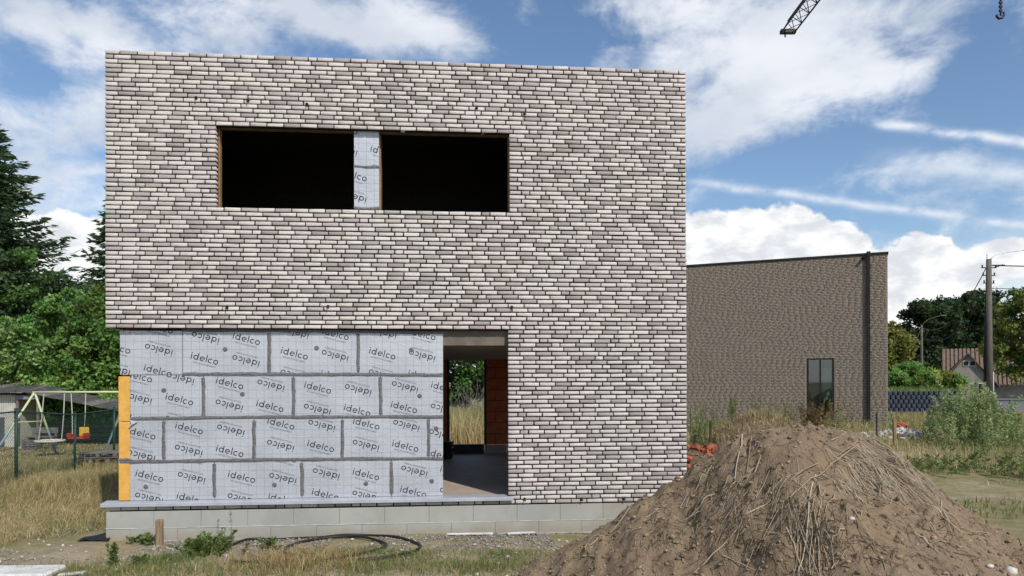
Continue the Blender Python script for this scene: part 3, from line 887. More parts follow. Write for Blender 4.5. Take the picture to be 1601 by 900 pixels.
def mound_z(x, y, fine=True):
    x = np.asarray(x, float); y = np.asarray(y, float)
    crest = MY + .18 * np.sin(x * 1.7) + .1 * np.sin(x * 3.9 + 1)
    dy = y - crest
    rr = np.interp(x + .10 * np.sin(y * 2.2), sx, szz)
    drop = np.where(dy < 0, .50 * (np.sqrt(dy * dy + .10) - .316), .62 * (np.sqrt(dy * dy + .04) - .2))
    h = rr - drop
    if fine:
        n1 = vnoise(x * 1.9, y * 1.9, 1) - .5; n2 = vnoise(x * 5.5, y * 5.5, 2) - .5; n3 = vnoise(x * 15, y * 15, 3) - .5; n4 = vnoise(x * 38, y * 38, 4) - .5
        amp = np.clip((h + .1) / .4, 0, 1)
        h = h + amp * (.10 * n1 + .07 * n2 + .047 * n3 + .024 * n4 - .03)
        h = h + amp * .05 * np.maximum(0, n3 - .25) * 4 * (n1 > 0)
    return h


# settle the crest so that the heap keeps its outline
_tx = np.array([a for a, b in SIL], float); _ty = np.array([b for a, b in SIL], float)
_px = np.arange(830, 1640, 12.0); _Y = np.arange(5.6, 9.6, .03)
sx0_, sz0_ = sx.copy(), szz.copy(); sx = np.linspace(sx0_[0], sx0_[-1], 90); szz = np.interp(sx, sx0_, sz0_)
for _ in range(4):
    dx, dv = [], []
    for q in _px:
        rx = ray(q, 700)[0]; v = (mound_z(rx * _Y, _Y) - EYE) / _Y; k = int(np.argmax(v)); tgt = ray(q, float(np.interp(q, _tx, _ty)))[2]
        dx.append(rx * _Y[k]); dv.append((tgt - v[k]) * _Y[k])
    o_ = np.argsort(dx); dx = np.array(dx)[o_]; dv = np.convolve(np.pad(np.array(dv)[o_], 1, 'edge'), [.25, .5, .25], 'valid')
    szz = szz + .8 * np.interp(sx, dx, dv) * ((sx > dx[0]) & (sx < dx[-1]))
mx_ = np.arange(-1.0, 8.2, .028); my_ = np.arange(3.4, 11.2, .028)
XX, YY = np.meshgrid(mx_, my_); ZZ = mound_z(XX, YY)
gz = ground_z(XX, YY); ZZ = np.where(ZZ > gz - .06, ZZ, gz - .06)
nx, ny = len(mx_), len(my_); I = np.arange(nx * ny).reshape(ny, nx)
keep = (ZZ[:-1, :-1] > gz[:-1, :-1] - .055)
# nothing inside the house
loc = (XX - AX) * DU.x + (YY - AY) * DU.y; dep = (XX - AX) * DN.x + (YY - AY) * DN.y
inside = (loc[:-1, :-1] < W - .1) & (dep[:-1, :-1] > .06)
keep &= ~inside
fa = np.stack([I[:-1, :-1], I[:-1, 1:], I[1:, 1:], I[1:, :-1]], -1)[keep]
used, inv_ = np.unique(fa, return_inverse=True)
mo = link('soil_mound', npmesh('soil_mound', np.stack([XX, YY, ZZ], -1).reshape(-1, 3)[used], 4, None, M['mound'], True, inv_.reshape(-1, 4)))
tag(mo, 'large heap of brown dug soil strewn with straw at the house corner', 'soil heap')


def top_z(x, y): return np.maximum(mound_z(x, y), ground_z(x, y))


ICO_V = []; ICO_F = []


def ico():
    t = (1 + sqrt(5)) / 2
    v = np.array([(-1, t, 0), (1, t, 0), (-1, -t, 0), (1, -t, 0), (0, -1, t), (0, 1, t), (0, -1, -t), (0, 1, -t), (t, 0, -1), (t, 0, 1), (-t, 0, -1), (-t, 0, 1)], float); v /= np.linalg.norm(v[0])
    f = np.array([(0, 11, 5), (0, 5, 1), (0, 1, 7), (0, 7, 10), (0, 10, 11), (1, 5, 9), (5, 11, 4), (11, 10, 2), (10, 7, 6), (7, 1, 8), (3, 9, 4), (3, 4, 2), (3, 2, 6), (3, 6, 8), (3, 8, 9), (4, 9, 5), (2, 4, 11), (6, 2, 10), (8, 6, 7), (9, 8, 1)])
    return v, f


IV, IF = ico()


def pebbles(name, xs, ys, sizes, cols, mat, zf, flat=.6, kind='stuff'):
    n = len(xs); ang = NR.uniform(0, 2 * pi, n); s3 = sizes[:, None] * NR.uniform(.65, 1.25, (n, 3)); s3[:, 2] *= flat
    V = IV[None] * (1 + NR.uniform(-.22, .22, (n, 12, 1))) * s3[:, None, :]
    c, s_ = np.cos(ang)[:, None], np.sin(ang)[:, None]
    X = V[..., 0] * c - V[..., 1] * s_; Y = V[..., 0] * s_ + V[..., 1] * c
    Z = V[..., 2] + (zf(xs, ys) + sizes * .15)[:, None]
    co = np.stack([X + xs[:, None], Y + ys[:, None], Z], -1).reshape(-1, 3)
    fa_ = (IF[None] + (np.arange(n) * 12)[:, None, None]).reshape(-1, 3)
    o = link(name, npmesh(name, co, 3, np.repeat(cols, 12, axis=0), mat, False, fa_)); o['kind'] = kind; return o


def m_stone():
    n = NT('stones'); c = n.attr(); v = n.pos('pos'); f = n.noise(v, 60, 4, .6); n.bump(f, .5, .004)
    return n.done(n.mix(n.m('MULTIPLY', n.ramp(f, .45, .7), .35), c, (.05, .045, .04)), .9)


M['stone'] = m_stone()


def hous(x, y): return (((x - AX) * DU.x + (y - AY) * DU.y) > -.02) & (((x - AX) * DU.x + (y - AY) * DU.y) < W + .02) & (((x - AX) * DN.x + (y - AY) * DN.y) > -.03) & (((x - AX) * DN.x + (y - AY) * DN.y) < DEP + .3)


# clods on the mound
n = 16000; xs = NR.uniform(-.4, 7.2, n); ys = NR.uniform(4.6, 9.4, n); k = (mound_z(xs, ys) > .03) & ~hous(xs, ys); xs, ys = xs[k], ys[k]
szs = .005 + .022 * NR.random(len(xs)) ** 4
cl = np.array([(.27, .20, .13), (.21, .155, .10), (.32, .24, .16), (.15, .11, .07)])[NR.integers(0, 4, len(xs))]
pebbles('soil_clods', xs, ys, szs, cl, M['stone'], lambda a, b: mound_z(a, b), .75)
# gravel along the plinth
n = 16000; xs = NR.uniform(-7.2, 2.2, n); fy = (xs - AX) * math.tan(TH) + AY
ys = fy - .02 - np.abs(NR.normal(0, .62, n)); left = xs < AX + .1
ys[left] = NR.uniform(8.6, 10.6, left.sum())
k = (vnoise(xs * 1.4, ys * 2.0, 8) > .28) & (ys > 7.4) & (mound_z(xs, ys) < .03) & ~hous(xs, ys) & ((~left) | (xs > -6.9 + .35 * np.sin(ys * 4))); xs, ys = xs[k], ys[k]
szs = .004 + .016 * NR.random(len(xs)) ** 4
cl = np.array([(.32, .30, .275), (.26, .25, .23), (.20, .185, .165), (.40, .38, .35), (.30, .25, .205), (.15, .14, .13)])[NR.integers(0, 6, len(xs))]
pebbles('gravel', xs, ys, szs, cl, M['stone'], lambda a, b: ground_z(a, b) + .01, .6)
n = 1800; xs = NR.uniform(-8, 1.2, n); ys = NR.uniform(7.3, 9.8, n); k = (mound_z(xs, ys) < .02) & ~hous(xs, ys)
pebbles('scattered_stones', xs[k], ys[k], .006 + .028 * NR.random(k.sum()) ** 6, np.array([(.5, .48, .45), (.33, .3, .27)])[NR.integers(0, 2, k.sum())], M['stone'], lambda a, b: ground_z(a, b), .6)


# straw and stalks lying on the mound
def strand(p0, p1, r, sag=.0, wob=.03, lift=.012, n=7, zf=None):
    zf = zf or zt
    pts = []
    a1, a2 = R.uniform(-1, 1), R.uniform(-1, 1)
    for i in range(n):
        t = i / (n - 1); x = p0[0] + (p1[0] - p0[0]) * t; y = p0[1] + (p1[1] - p0[1]) * t
        nx_, ny_ = -(p1[1] - p0[1]), (p1[0] - p0[0])
        w = wob * (a1 * sin(pi * t) + a2 * sin(2 * pi * t)); x += nx_ * w; y += ny_ * w
        pts.append([x, y, zf(x, y) + lift + r])
    zs_ = [p[2] for p in pts]
    for i in range(n):                      # stiff: rest on the high spots
        t = i / (n - 1); pts[i][2] = max(zs_[i], .85 * (zs_[0] + (zs_[-1] - zs_[0]) * t) + .15 * zs_[i])
    return pts


ZTOP = np.maximum(mound_z(XX, YY), ground_z(XX, YY))


def zt(x, y):
    i = int((x + 1.0) / .028 + .5); j = int((y - 3.4) / .028 + .5)
    if 0 <= i < len(mx_) and 0 <= j < len(my_): return float(ZTOP[j, i])
    return float(ground_z(x, y))


def mpix(px, py):
    """point on the mound surface under a picture point"""
    d = ray(px, py); Y = 3.6
    while Y < 11:
        if EYE + d[2] * Y <= zt(d[0] * Y, Y): break
        Y += .015
    return d[0] * Y, Y


STRAW = [(.44, .36, .24), (.36, .285, .18), (.52, .45, .33), (.29, .22, .14), (.18, .13, .085), (.12, .085, .055)]


def tubes_np(paths, rads, cols, name, mat, kind=None):
    """three-sided strands as one mesh"""
    co = []; fa_ = []; cc = []; o = 0
    ang = [0, 2 * pi / 3, 4 * pi / 3]
    for pts, r, c in zip(paths, rads, cols):
        p = np.array(pts); k = len(p); t = np.gradient(p, axis=0); t /= np.linalg.norm(t, axis=1)[:, None] + 1e-9
        a = np.cross(t, (0.1, .05, 1.0)); a /= np.linalg.norm(a, axis=1)[:, None] + 1e-9; b = np.cross(a, t)
        rr = r * np.linspace(1, .55, k)[:, None]
        ring = np.stack([p + (a * cos(q) + b * sin(q)) * rr for q in ang], 1).reshape(-1, 3)
        co.append(ring); cc.append(np.repeat([c], len(ring), axis=0))
        for i in range(k - 1):
            for j in range(3): fa_.append((o + i * 3 + j, o + i * 3 + (j + 1) % 3, o + i * 3 + 3 + (j + 1) % 3, o + i * 3 + 3 + j))
        o += len(ring)
    ob = link(name, npmesh(name, np.concatenate(co), 4, np.concatenate(cc), mat, True, fa_))
    if kind: ob['kind'] = kind
    return ob


# the long stalks one can tell apart, laid where they lie on the heap
LONG = [((1240, 700), (1235, 662 + 100), 0), ((1335, 705), (1235, 785), .014), ((1330, 703), (1180, 880), .009), ((1200, 790), (1085, 898), .011), ((1275, 745), (1248, 900), .012), ((1280, 760), (1282, 900), .009),
        ((1290, 770), (1258, 850), .008), ((1268, 790), (1240, 880), .008), ((1283, 795), (1265, 895), .008), ((1273, 800), (1296, 890), .007), ((1293, 662), (1405, 720), .012), ((1310, 672), (1420, 735), .009),
        ((1300, 690), (1400, 695), .007), ((1160, 682), (1148, 760), .012), ((1175, 685), (1168, 740), .008), ((1195, 660), (1232, 678), .010), ((1113, 733), (1085, 772), .007), ((1118, 775), (1072, 815), .010),
        ((1100, 800), (1062, 818), .007), ((1225, 820), (1256, 898), .008), ((1200, 835), (1265, 842), .007), ((1235, 748), (1205, 800), .009), ((1255, 740), (1190, 800), .008), ((1305, 775), (1290, 805), .008),
        ((1320, 838), (1300, 852), .010), ((1180, 742), (1190, 722), .009), ((1170, 742), (1182, 730), .007), ((1140, 765), (1180, 740), .007), ((1385, 735), (1420, 790), .008), ((1450, 790), (1500, 835), .010),
        ((1480, 815), (1530, 800), .009), ((1430, 835), (1470, 870), .007), ((1300, 895), (1345, 860), .007), ((1130, 870), (1180, 895), .007), ((935, 845), (915, 865), .007), ((985, 795), (955, 835), .008),
        ((905, 868), (965, 842), .006), ((1470, 828), (1545, 836), .010), ((1010, 810), (1045, 790), .007)]
k_ = 0
lens = []
for a, b, r in LONG[1:]:
    p0, p1 = mpix(*a), mpix(*b)
    r *= .9; pts = strand(p0, p1, r, 0, .02, .002, 9)
    c = R.choice([(.50, .41, .28), (.56, .48, .34), (.44, .35, .23), (.40, .31, .20)])
    o = tubes_np([pts], [r], [c], 'dry_stalk', M['straw'])
    tag(o, None, 'stalk', 'long dry stalks lying on the soil heap'); lens.append((o, a, b, r))
STALK = ["thick pale stalk from the upper right of the heap down to its lower left", "thinner stalk parallel below the thickest diagonal stalk, reaching the heap foot",
         "stout stalk standing highest in the upright bundle at the heap centre", "upright stalk right beside the stoutest one of the centre bundle", "short stalk crossing the top of the centre bundle",
         "slim stalk leaning left out of the centre bundle", "slim stalk hugging the stoutest one of the centre bundle", "stalk leaning right out of the foot of the centre bundle",
         "pale curved stalk starting at the heap's crest and running down to the right", "thin stalk just above the straw mat, right of the crest", "flat stalk lying level above the straw mat",
         "pale crooked root hanging on the upper left shoulder of the heap", "thin stalk right of the crooked root on the left shoulder", "short pale stalk on the left rim of the crest",
         "small stalk stuck on the lower left rim near the brick corner", "stalk slanting left, topmost of the pair on the left flank", "stalk slanting left, lowest of the pair on the left flank",
         "slim stalk low on the heap between the long diagonal and the centre bundle", "level stalk low on the heap, left of the centre bundle", "stalk slanting left above the long diagonal one",
         "longest stalk of those slanting left above the centre bundle", "thin steep stalk just below the straw mat", "pale broken stalk below the white scrap's left",
         "frayed pale stub under the crooked root", "thin stub slanting beside the frayed pale stub", "flat stalk left of the frayed stub, upper heap face", "steep stalk at the right rim below the straw mat",
         "pale stalk on the right flank ending above the level twig", "stalk rising right on the far right flank", "thin stalk low on the right flank", "curved thin stalk at the very bottom of the heap, right of centre",
         "thin stalk at the very bottom of the heap, left of centre", "short stalk near the left toe of the heap by the gravel", "steep stalk where the heap meets the concrete plinth",
         "thin stalk lying along the left toe of the heap", "level brown twig lying across the right flank", "thin stalk near the left rim below the brick wall's edge", "spare stalk on the heap"]
for (o, a, b, r), l in zip(lens, STALK): o['label'] = l
# loose straw, roots and twigs nobody could count
paths, rads, cols = [], [], []


def scatter(cx, cy, sx_, sy_, n, lmin, lmax, ang, spread, palette, r0=.002, r1=.006, lift=.006):
    for _ in range(n):
        px, py = R.gauss(cx, sx_), R.gauss(cy, sy_)
        if not (700 < px < 1640 and 640 < py < 1050): continue
        d = ray(px, py)
        if d[2] > -.05: continue
        x, y = mpix(px, py)
        if zt(x, y) < .03 or y > 10.5: continue
        a = radians(ang + R.gauss(0, spread)); l = R.uniform(lmin, lmax)
        pts = strand((x - cos(a) * l / 2, y - sin(a) * l / 2), (x + cos(a) * l / 2, y + sin(a) * l / 2), r0, 0, .03, lift, 5)
        paths.append(pts); rads.append(R.uniform(r0, r1) * .7); cols.append(R.choice(palette))


scatter(1400, 720, 28, 16, 85, .25, .7, -60, 22, STRAW[:3] + [(.56, .48, .34)], .003, .007, .02)
scatter(1360, 755, 26, 16, 75, .2, .5, -80, 20, STRAW[:3] + [(.56, .48, .34)], .003, .006, .015)
scatter(1430, 750, 22, 20, 90, .3, .7, -50, 20, STRAW[:4], .003, .006, .02)
scatter(1270, 840, 18, 30, 34, .2, .6, 78, 14, STRAW[:4], .0025, .006, .006)
scatter(1200, 770, 60, 25, 80, .1, .28, 40, 50, STRAW, .002, .005)
scatter(1140, 785, 40, 20, 80, .1, .3, 20, 60, STRAW[2:], .002, .005)
scatter(1250, 780, 130, 70, 260, .05, .22, 0, 90, STRAW[1:], .0018, .0045)
scatter(1250, 840, 200, 50, 260, .04, .18, 0, 90, STRAW[3:], .002, .006)
scatter(1000, 850, 90, 30, 120, .05, .2, 30, 60, STRAW, .0018, .004)
scatter(1500, 830, 60, 35, 120, .05, .3, -30, 50, STRAW, .0018, .005)
scatter(1080, 780, 50, 30, 70, .05, .2, 20, 60, STRAW[2:], .002, .005)
scatter(1050, 830, 90, 35, 160, .04, .16, 0, 90, STRAW[3:], .003, .007)
scatter(1330, 850, 120, 35, 160, .04, .16, 0, 90, STRAW[3:], .003, .007)
tubes_np(paths, rads, cols, 'straw_litter', M['straw'], 'stuff')
# loose stones and a scrap on the heap
for (px, py, s_, lab) in ((1332, 812, .028, 'white crumpled scrap lying halfway down the soil heap'), (1580, 897, .075, 'pale stone at the foot of the soil heap, right'), (1548, 888, .03, 'small grey stone low on the right flank of the soil heap')):
    x, y = mpix(px, py); V = IV * np.array([s_, s_ * .8, s_ * .6]) * (1 + NR.uniform(-.25, .25, (12, 1)))
    o = link('stone' if 'stone' in lab else 'scrap', npmesh('stone', V, 3, np.repeat([(.6, .57, .52)], 12, 0), M['stone'], False, IF), None, (x, y, float(top_z(x, y)) + s_ * .3)); tag(o, lab, 'stone' if 'stone' in lab else 'litter')

# ------------------------------------------------------------------ grass
def blades(name, xs, ys, hmin, hmax, width, cols, zf=ground_z, lean=.5, curve=.6, kind='stuff', sizef=None, dirbias=None):
    n = len(xs); h = NR.uniform(hmin, hmax, n)
    if sizef is not None: h = h * sizef
    a = NR.uniform(0, 2 * pi, n)
    if dirbias is not None: a = dirbias + NR.normal(0, 1.7, n)
    ln = np.abs(NR.normal(0, lean, n)) * h; f = NR.uniform(0, pi, n)
    dx, dy = np.cos(a), np.sin(a); wx, wy = np.cos(f), np.sin(f); w = width * NR.uniform(.6, 1.3, n)
    z0 = zf(xs, ys) - .01
    B = np.stack([xs, ys, z0], -1); D = np.stack([dx, dy, 0 * dx], -1); Wd = np.stack([wx, wy, 0 * wx], -1)
    up = np.array([0, 0, 1.])
    mid = B + D * (ln * .3)[:, None] + up * (h * .58)[:, None]
    tip = B + D * ln[:, None] * (1 + curve * .3) + up * (h * (1 - .25 * np.minimum(ln / h, 1) ** 1))[:, None]
    W2 = Wd * (w / 2)[:, None]
    V = np.stack([B - W2, B + W2, mid + W2 * .75, mid - W2 * .75, tip], 1).reshape(-1, 3)
    o = np.arange(n)[:, None] * 5
    fa_ = np.concatenate([o + np.array([[0, 1, 2]]), o + np.array([[0, 2, 3]]), o + np.array([[3, 2, 4]])], 0)
    c = np.asarray(cols)
    ob = link(name, npmesh(name, V, 3, np.repeat(c, 5, axis=0), M['grass'], False, fa_))
    if kind: ob['kind'] = kind
    return ob


def pick(pal, n, wts=None):
    pal = np.array(pal); c = pal[NR.choice(len(pal), n, p=wts)]
    return c * NR.uniform(.75, 1.25, (n, 1))


DRY = [(.58, .46, .235), (.50, .39, .19), (.64, .54, .32), (.42, .33, .155), (.33, .29, .125)]
GRN = [(.15, .22, .06), (.19, .25, .07), (.25, .28, .10), (.11, .175, .05)]
OLV = [(.29, .27, .11), (.37, .31, .14), (.23, .235, .085)]


def region(n, x0, x1, y0, y1, f=None):
    xs = NR.uniform(x0, x1, n); ys = NR.uniform(y0, y1, n); k = ~hous(xs, ys)
    if f is not None: k &= f(xs, ys)
    return xs[k], ys[k]


# tall dry grass left of the house
xs, ys = region(90000, -15, -5.3, 7.3, 20.5, lambda x, y: (x < AX - .2 - .5 * vnoise(x * 2, y * 2, 3) - .75 * sm(10.6, 9.4, y) + .35 * sm(8.4, 7.9, y)) & (x > -.78 * y - 1))
n_ = vnoise(xs * .7, ys * .7, 5); g = n_ + NR.normal(0, .12, len(xs)) + .18 * sm(11, 15, ys)
c = np.where((g > .72)[:, None], pick(OLV + GRN[:2], len(xs)), pick(DRY, len(xs)))
blades('dry_grass', xs, ys, .10, .38, .007, c, lean=1.4, sizef=.30 + .55 * vnoise(xs * .9, ys * .9, 6) * sm(8.6, 13, ys) + .15, dirbias=.6)
# ungrazed fringe by the fence
xs, ys = region(22000, -13.5, -6.2, 13.5, 20.5, lambda x, y: (vnoise(x * .8, y * .8, 9) > .35) & (x > -.72 * y - .8) & (x < -.54 * y + 3.2))
blades('fence_side_grass', xs, ys, .12, .42, .010, pick(DRY[:4] + OLV + OLV, len(xs)), lean=.55)
# mown lawn beyond the fence
xs, ys = region(26000, -22, -8, 19, 31, lambda x, y: (x > -.78 * y))
blades('lawn_grass', xs, ys, .04, .11, .02, pick(OLV + DRY[:3], len(xs)), lean=.8)
# sparse grass in front of the plinth
def fg(x, y): return (mound_z(x, y) < .01) & ((vnoise(x * 1.25, y * 1.7, 12) * .6 + vnoise(x * 3.1, y * 3.1, 13) * .4) > .56 - .08 * sm(8.7, 7.9, y) + .35 * sm(9.0, 9.45, y)) 
xs, ys = region(22000, -7.2, .9, 7.4, 9.5, fg)
nn = vnoise(xs * 1.1, ys * 1.6, 14)
c = np.where((nn + NR.normal(0, .1, len(xs)) > .5)[:, None], pick(GRN + OLV, len(xs)), pick(DRY + OLV, len(xs)))
blades('patchy_grass', xs, ys, .02, .085, .006, c, lean=.9, sizef=.6 + .8 * nn)
for cx_, cy_, sx_, sy_, num, hh, pal in ((-2.45, 8.55, .42, .28, 2600, .20, DRY + [(.30, .13, .05), (.36, .17, .07)] + OLV), (-3.5, 8.15, .9, .22, 3600, .13, OLV + GRN + DRY[:2]), (-.35, 8.25, .55, .2, 1700, .15, GRN + OLV), (-1.4, 8.35, .45, .2, 1200, .13, GRN + OLV),
                                         (-5.1, 8.05, .7, .2, 2600, .12, GRN + OLV), (-4.0, 8.6, .2, .12, 700, .16, GRN), (-1.75, 8.95, .35, .12, 900, .12, GRN), (-.1, 8.95, .25, .12, 350, .1, GRN)):
    xs = NR.normal(cx_, sx_, num); ys = NR.normal(cy_, sy_, num); k = ~hous(xs, ys) & (mound_z(xs, ys) < .03); xs, ys = xs[k], ys[k]
    blades('grass_tuft', xs, ys, hh * .3, hh * .95, .006, pick(pal, len(xs)), lean=.8)
# field on the right, behind the heap
xs, ys = region(60000, 2.9, 27, 11, 33, lambda x, y: (x < .74 * y + 1) & (x > .20 * y + .5) & (mound_z(x, y) < .02) & (vnoise(x * .6, y * .6, 21) > .22 + .25 * (np.abs(y - 13.5) < .8)) & (((x - DO.x) * dN.x + (y - DO.y) * dN.y < -.1) | (x > DHR.x + .3)))
n_ = vnoise(xs * .5, ys * .5, 22) + NR.normal(0, .12, len(xs)) + .25 * sm(17, 13, ys)
c = np.where((n_ > .62)[:, None], pick(GRN + OLV, len(xs)), pick(DRY, len(xs)))
blades('field_grass', xs, ys, .12, .5, .014, c, lean=.7, sizef=.25 + .45 * sm(13, 19, ys) + .15 * n_)
# behind the house, seen through the doorway
xs, ys = region(9000, -2.6, .6, 23, 31, None)
c = np.where((vnoise(xs * 1.2, ys * 1.2, 31) > .5)[:, None], pick(GRN + OLV, len(xs)), pick(DRY[:3], len(xs)))
blades('back_grass', xs, ys, .5, 1.35, .018, c, lean=.35)

# ------------------------------------------------------------------ leafy things
def orient(n, up=.5):
    d = NR.normal(0, 1, (n, 3)); d[:, 2] += up; d /= np.linalg.norm(d, axis=1)[:, None]
    t = np.cross(d, NR.normal(0, 1, (n, 3))); t /= np.linalg.norm(t, axis=1)[:, None] + 1e-9
    return d, t, np.cross(d, t)


def leaves_at(C, size, col, aspect=1.8, up=.5):
    n = len(C); d, t, b = orient(n, up); s_ = (size * NR.uniform(.6, 1.35, n))[:, None]
    fold = d * s_ * .12
    return np.stack([C - t * s_ * aspect / 2, C - b * s_ / 2 + fold, C + t * s_ * aspect / 2, C + b * s_ / 2 + fold], 1), col


def crown_points(env, nclump, per, rc, rng_seed, shell=.55, flat=.8):
    """env: list of (centre, radii). clumps sit through the volume, more towards its skin; leaves cluster in them"""
    g = np.random.default_rng(rng_seed); P_, I_ = [], []
    vol = np.array([r[0] * r[1] * r[2] for _, r in env]); pr = vol ** .7 / (vol ** .7).sum()
    which = g.choice(len(env), nclump, p=pr)
    for i in range(nclump):
        c0, r0 = env[which[i]]
        v = g.normal(0, 1, 3); v /= np.linalg.norm(v); rad = (shell + (1 - shell) * g.random()) ** .7
        cc = np.array(c0) + v * np.array(r0) * rad
        r_ = rc * g.uniform(.6, 1.35)
        q = g.normal(0, 1, (per, 3)); q /= np.linalg.norm(q, axis=1)[:, None]; q *= (g.random(per) ** .45)[:, None] * r_; q[:, 2] *= flat
        P_.append(cc + q); I_.append(np.full(per, i))
    return np.concatenate(P_), np.concatenate(I_), which


def limbs(mb_, base, top, r, targets, n=7):
    base = Vector(base); top = Vector(top); k = 6
    pts = [base.lerp(top, i / k) + Vector((R.uniform(-.06, .06), R.uniform(-.06, .06), 0)) * (0 if i == 0 else (top - base).length * .1) for i in range(k + 1)]
    mb_.tube(pts, r * 1.15, n, r * .35)
    for t in targets:
        s_ = pts[R.randint(2, k - 1)]; t = Vector(t); mid = s_.lerp(t, .5) + Vector((0, 0, (t - s_).length * .12))
        mb_.tube([s_, mid, t], r * .4, 5, r * .1)


def tree(name, x, y, env, h, r, pal, label, cat='tree', nclump=140, per=110, rc=.55, leaf=.13, group=None, seed=1, z=None, shell=.5, trunk='trunk', aspect=1.7, up=.5):
    z = float(ground_z(x, y)) if z is None else z
    o = empty(name, (x, y, z), 0, label, cat, group)
    g = np.random.default_rng(seed)
    Pn, In, wh = crown_points(env, nclump, per, rc, seed, shell)
    tone = g.uniform(.62, 1.3, nclump); pc = np.array(pal)[g.integers(0, len(pal), nclump)]
    col = pc[In] * tone[In][:, None] * g.uniform(.75, 1.25, (len(In), 1))
    k = Pn[:, 2] > .05
    V, _ = leaves_at(Pn[k], leaf, None, aspect, up)
    link('crown', npmesh('crown', V, 4, col[k], M['leaf']), o)
    mb_ = MB(); tg = [tuple(Pn[int(g.integers(0, len(Pn)))]) for _ in range(12)]
    c0 = max(env, key=lambda e: e[0][2])[0]
    limbs(mb_, (0, 0, -.1), (c0[0], c0[1], c0[2]), r, tg)
    mb_.build(trunk, M['bark'], o, True)
    return o


def conifer(name, x, y, h, rbase, label, pal, seed=1, group=None, z0=.6, levels=46, per=11, spray=.24, power=.8):
    z = float(ground_z(x, y)); o = empty(name, (x, y, z), 0, label, 'tree', group); g = np.random.default_rng(seed)
    C, T, L_, col = [], [], [], []
    mb_ = MB(); mb_.tube([(0, 0, -.1), (0, 0, h * .5), (0, 0, h)], [h * .018, h * .011, .015], 7)
    for i in range(levels):
        t = (i + g.uniform(-.3, .3)) / levels; zz = z0 + (h - z0) * t; ln = rbase * max(.04, (1 - t)) ** power * g.uniform(.8, 1.12)
        for j in range(per):
            a = 2 * pi * (j + g.uniform(-.4, .4)) / per + i * 1.3; l = ln * g.uniform(.65, 1.18); droop = g.uniform(.18, .42); m_ = max(4, int(l * 7))
            tone = g.uniform(.6, 1.35)
            for q in range(m_):
                s_ = (q + g.random()) / m_; rr = l * s_; zc = zz - droop * l * s_ + .30 * l * s_ ** 3
                nn = 3 if s_ > .25 else 1
                for _ in range(nn):
                    side = g.normal(0, .16 * l * (1 - s_ * .6))
                    C.append((cos(a) * rr - sin(a) * side, sin(a) * rr + cos(a) * side, zc - abs(side) * .25 + g.normal(0, .04)))
                    T.append((cos(a) * .8 - sin(a) * side * .8 + g.normal(0, .3), sin(a) * .8 + cos(a) * side * .8 + g.normal(0, .3), -.45 + .5 * s_ + g.normal(0, .25)))
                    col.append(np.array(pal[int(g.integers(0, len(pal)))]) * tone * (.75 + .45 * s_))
            if j % 3 == 0: mb_.tube([(0, 0, zz), (cos(a) * l * .5, sin(a) * l * .5, zz - droop * l * .45), (cos(a) * l * .9, sin(a) * l * .9, zz - droop * l * .7)], .03, 4, .008)
    C = np.array(C); T = np.array(T); T /= np.linalg.norm(T, axis=1)[:, None]; n = len(C)
    d = NR.normal(0, 1, (n, 3)); d[:, 2] += .8; b = np.cross(T, d); b /= np.linalg.norm(b, axis=1)[:, None] + 1e-9
    s_ = (spray * NR.uniform(.6, 1.4, n))[:, None]
    V = np.stack([C - T * s_ * .5, C - b * s_ * .17, C + T * s_ * .7, C + b * s_ * .17], 1)
    k = C[:, 2] > .1
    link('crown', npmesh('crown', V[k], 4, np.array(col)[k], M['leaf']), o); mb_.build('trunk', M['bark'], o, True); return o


SPR = [(.055, .10, .045), (.08, .13, .055), (.042, .08, .038), (.11, .155, .065)]
OAK = [(.05, .09, .035), (.068, .115, .042), (.04, .07, .03), (.085, .13, .048)]
BRT = [(.19, .35, .08), (.25, .41, .10), (.15, .29, .07), (.32, .46, .16)]
YEL = [(.24, .27, .06), (.30, .30, .075), (.18, .22, .05), (.36, .33, .10)]

p = P(-30, 598, 36); conifer('spruce_tree', p.x, p.y, 16.8, 6.6, 'tall dark green spruce at the left edge with drooping boughs', SPR, 3, None, .6, 56, 15, .36, .85)
p = P(178, 598, 42); conifer('fir_tree', p.x, p.y, 13.6, 3.3, 'narrow dark conifer showing just beside the left brick edge', SPR, 5, None, 1.0, 40, 11, .34, .8)
p = P(108, 598, 34)
tree('walnut_tree', p.x, p.y, [((-.8, 0, 5.4), (2.1, 2, 2.2)), ((.6, .3, 4.6), (1.8, 1.8, 2.0)), ((-2.6, 0, 6.6), (1.5, 1.5, 1.7)), ((1.2, 0, 3.2), (1.5, 1.6, 1.6)), ((-1.5, 0, 3.2), (2.4, 1.8, 2))], 8, .2, OAK + BRT[2:3], 'dark green broadleaf tree between the tall spruce and the brick house', nclump=190, per=150, rc=.55, leaf=.13, seed=4)
gsh = 'bright green shrubs behind the swings'
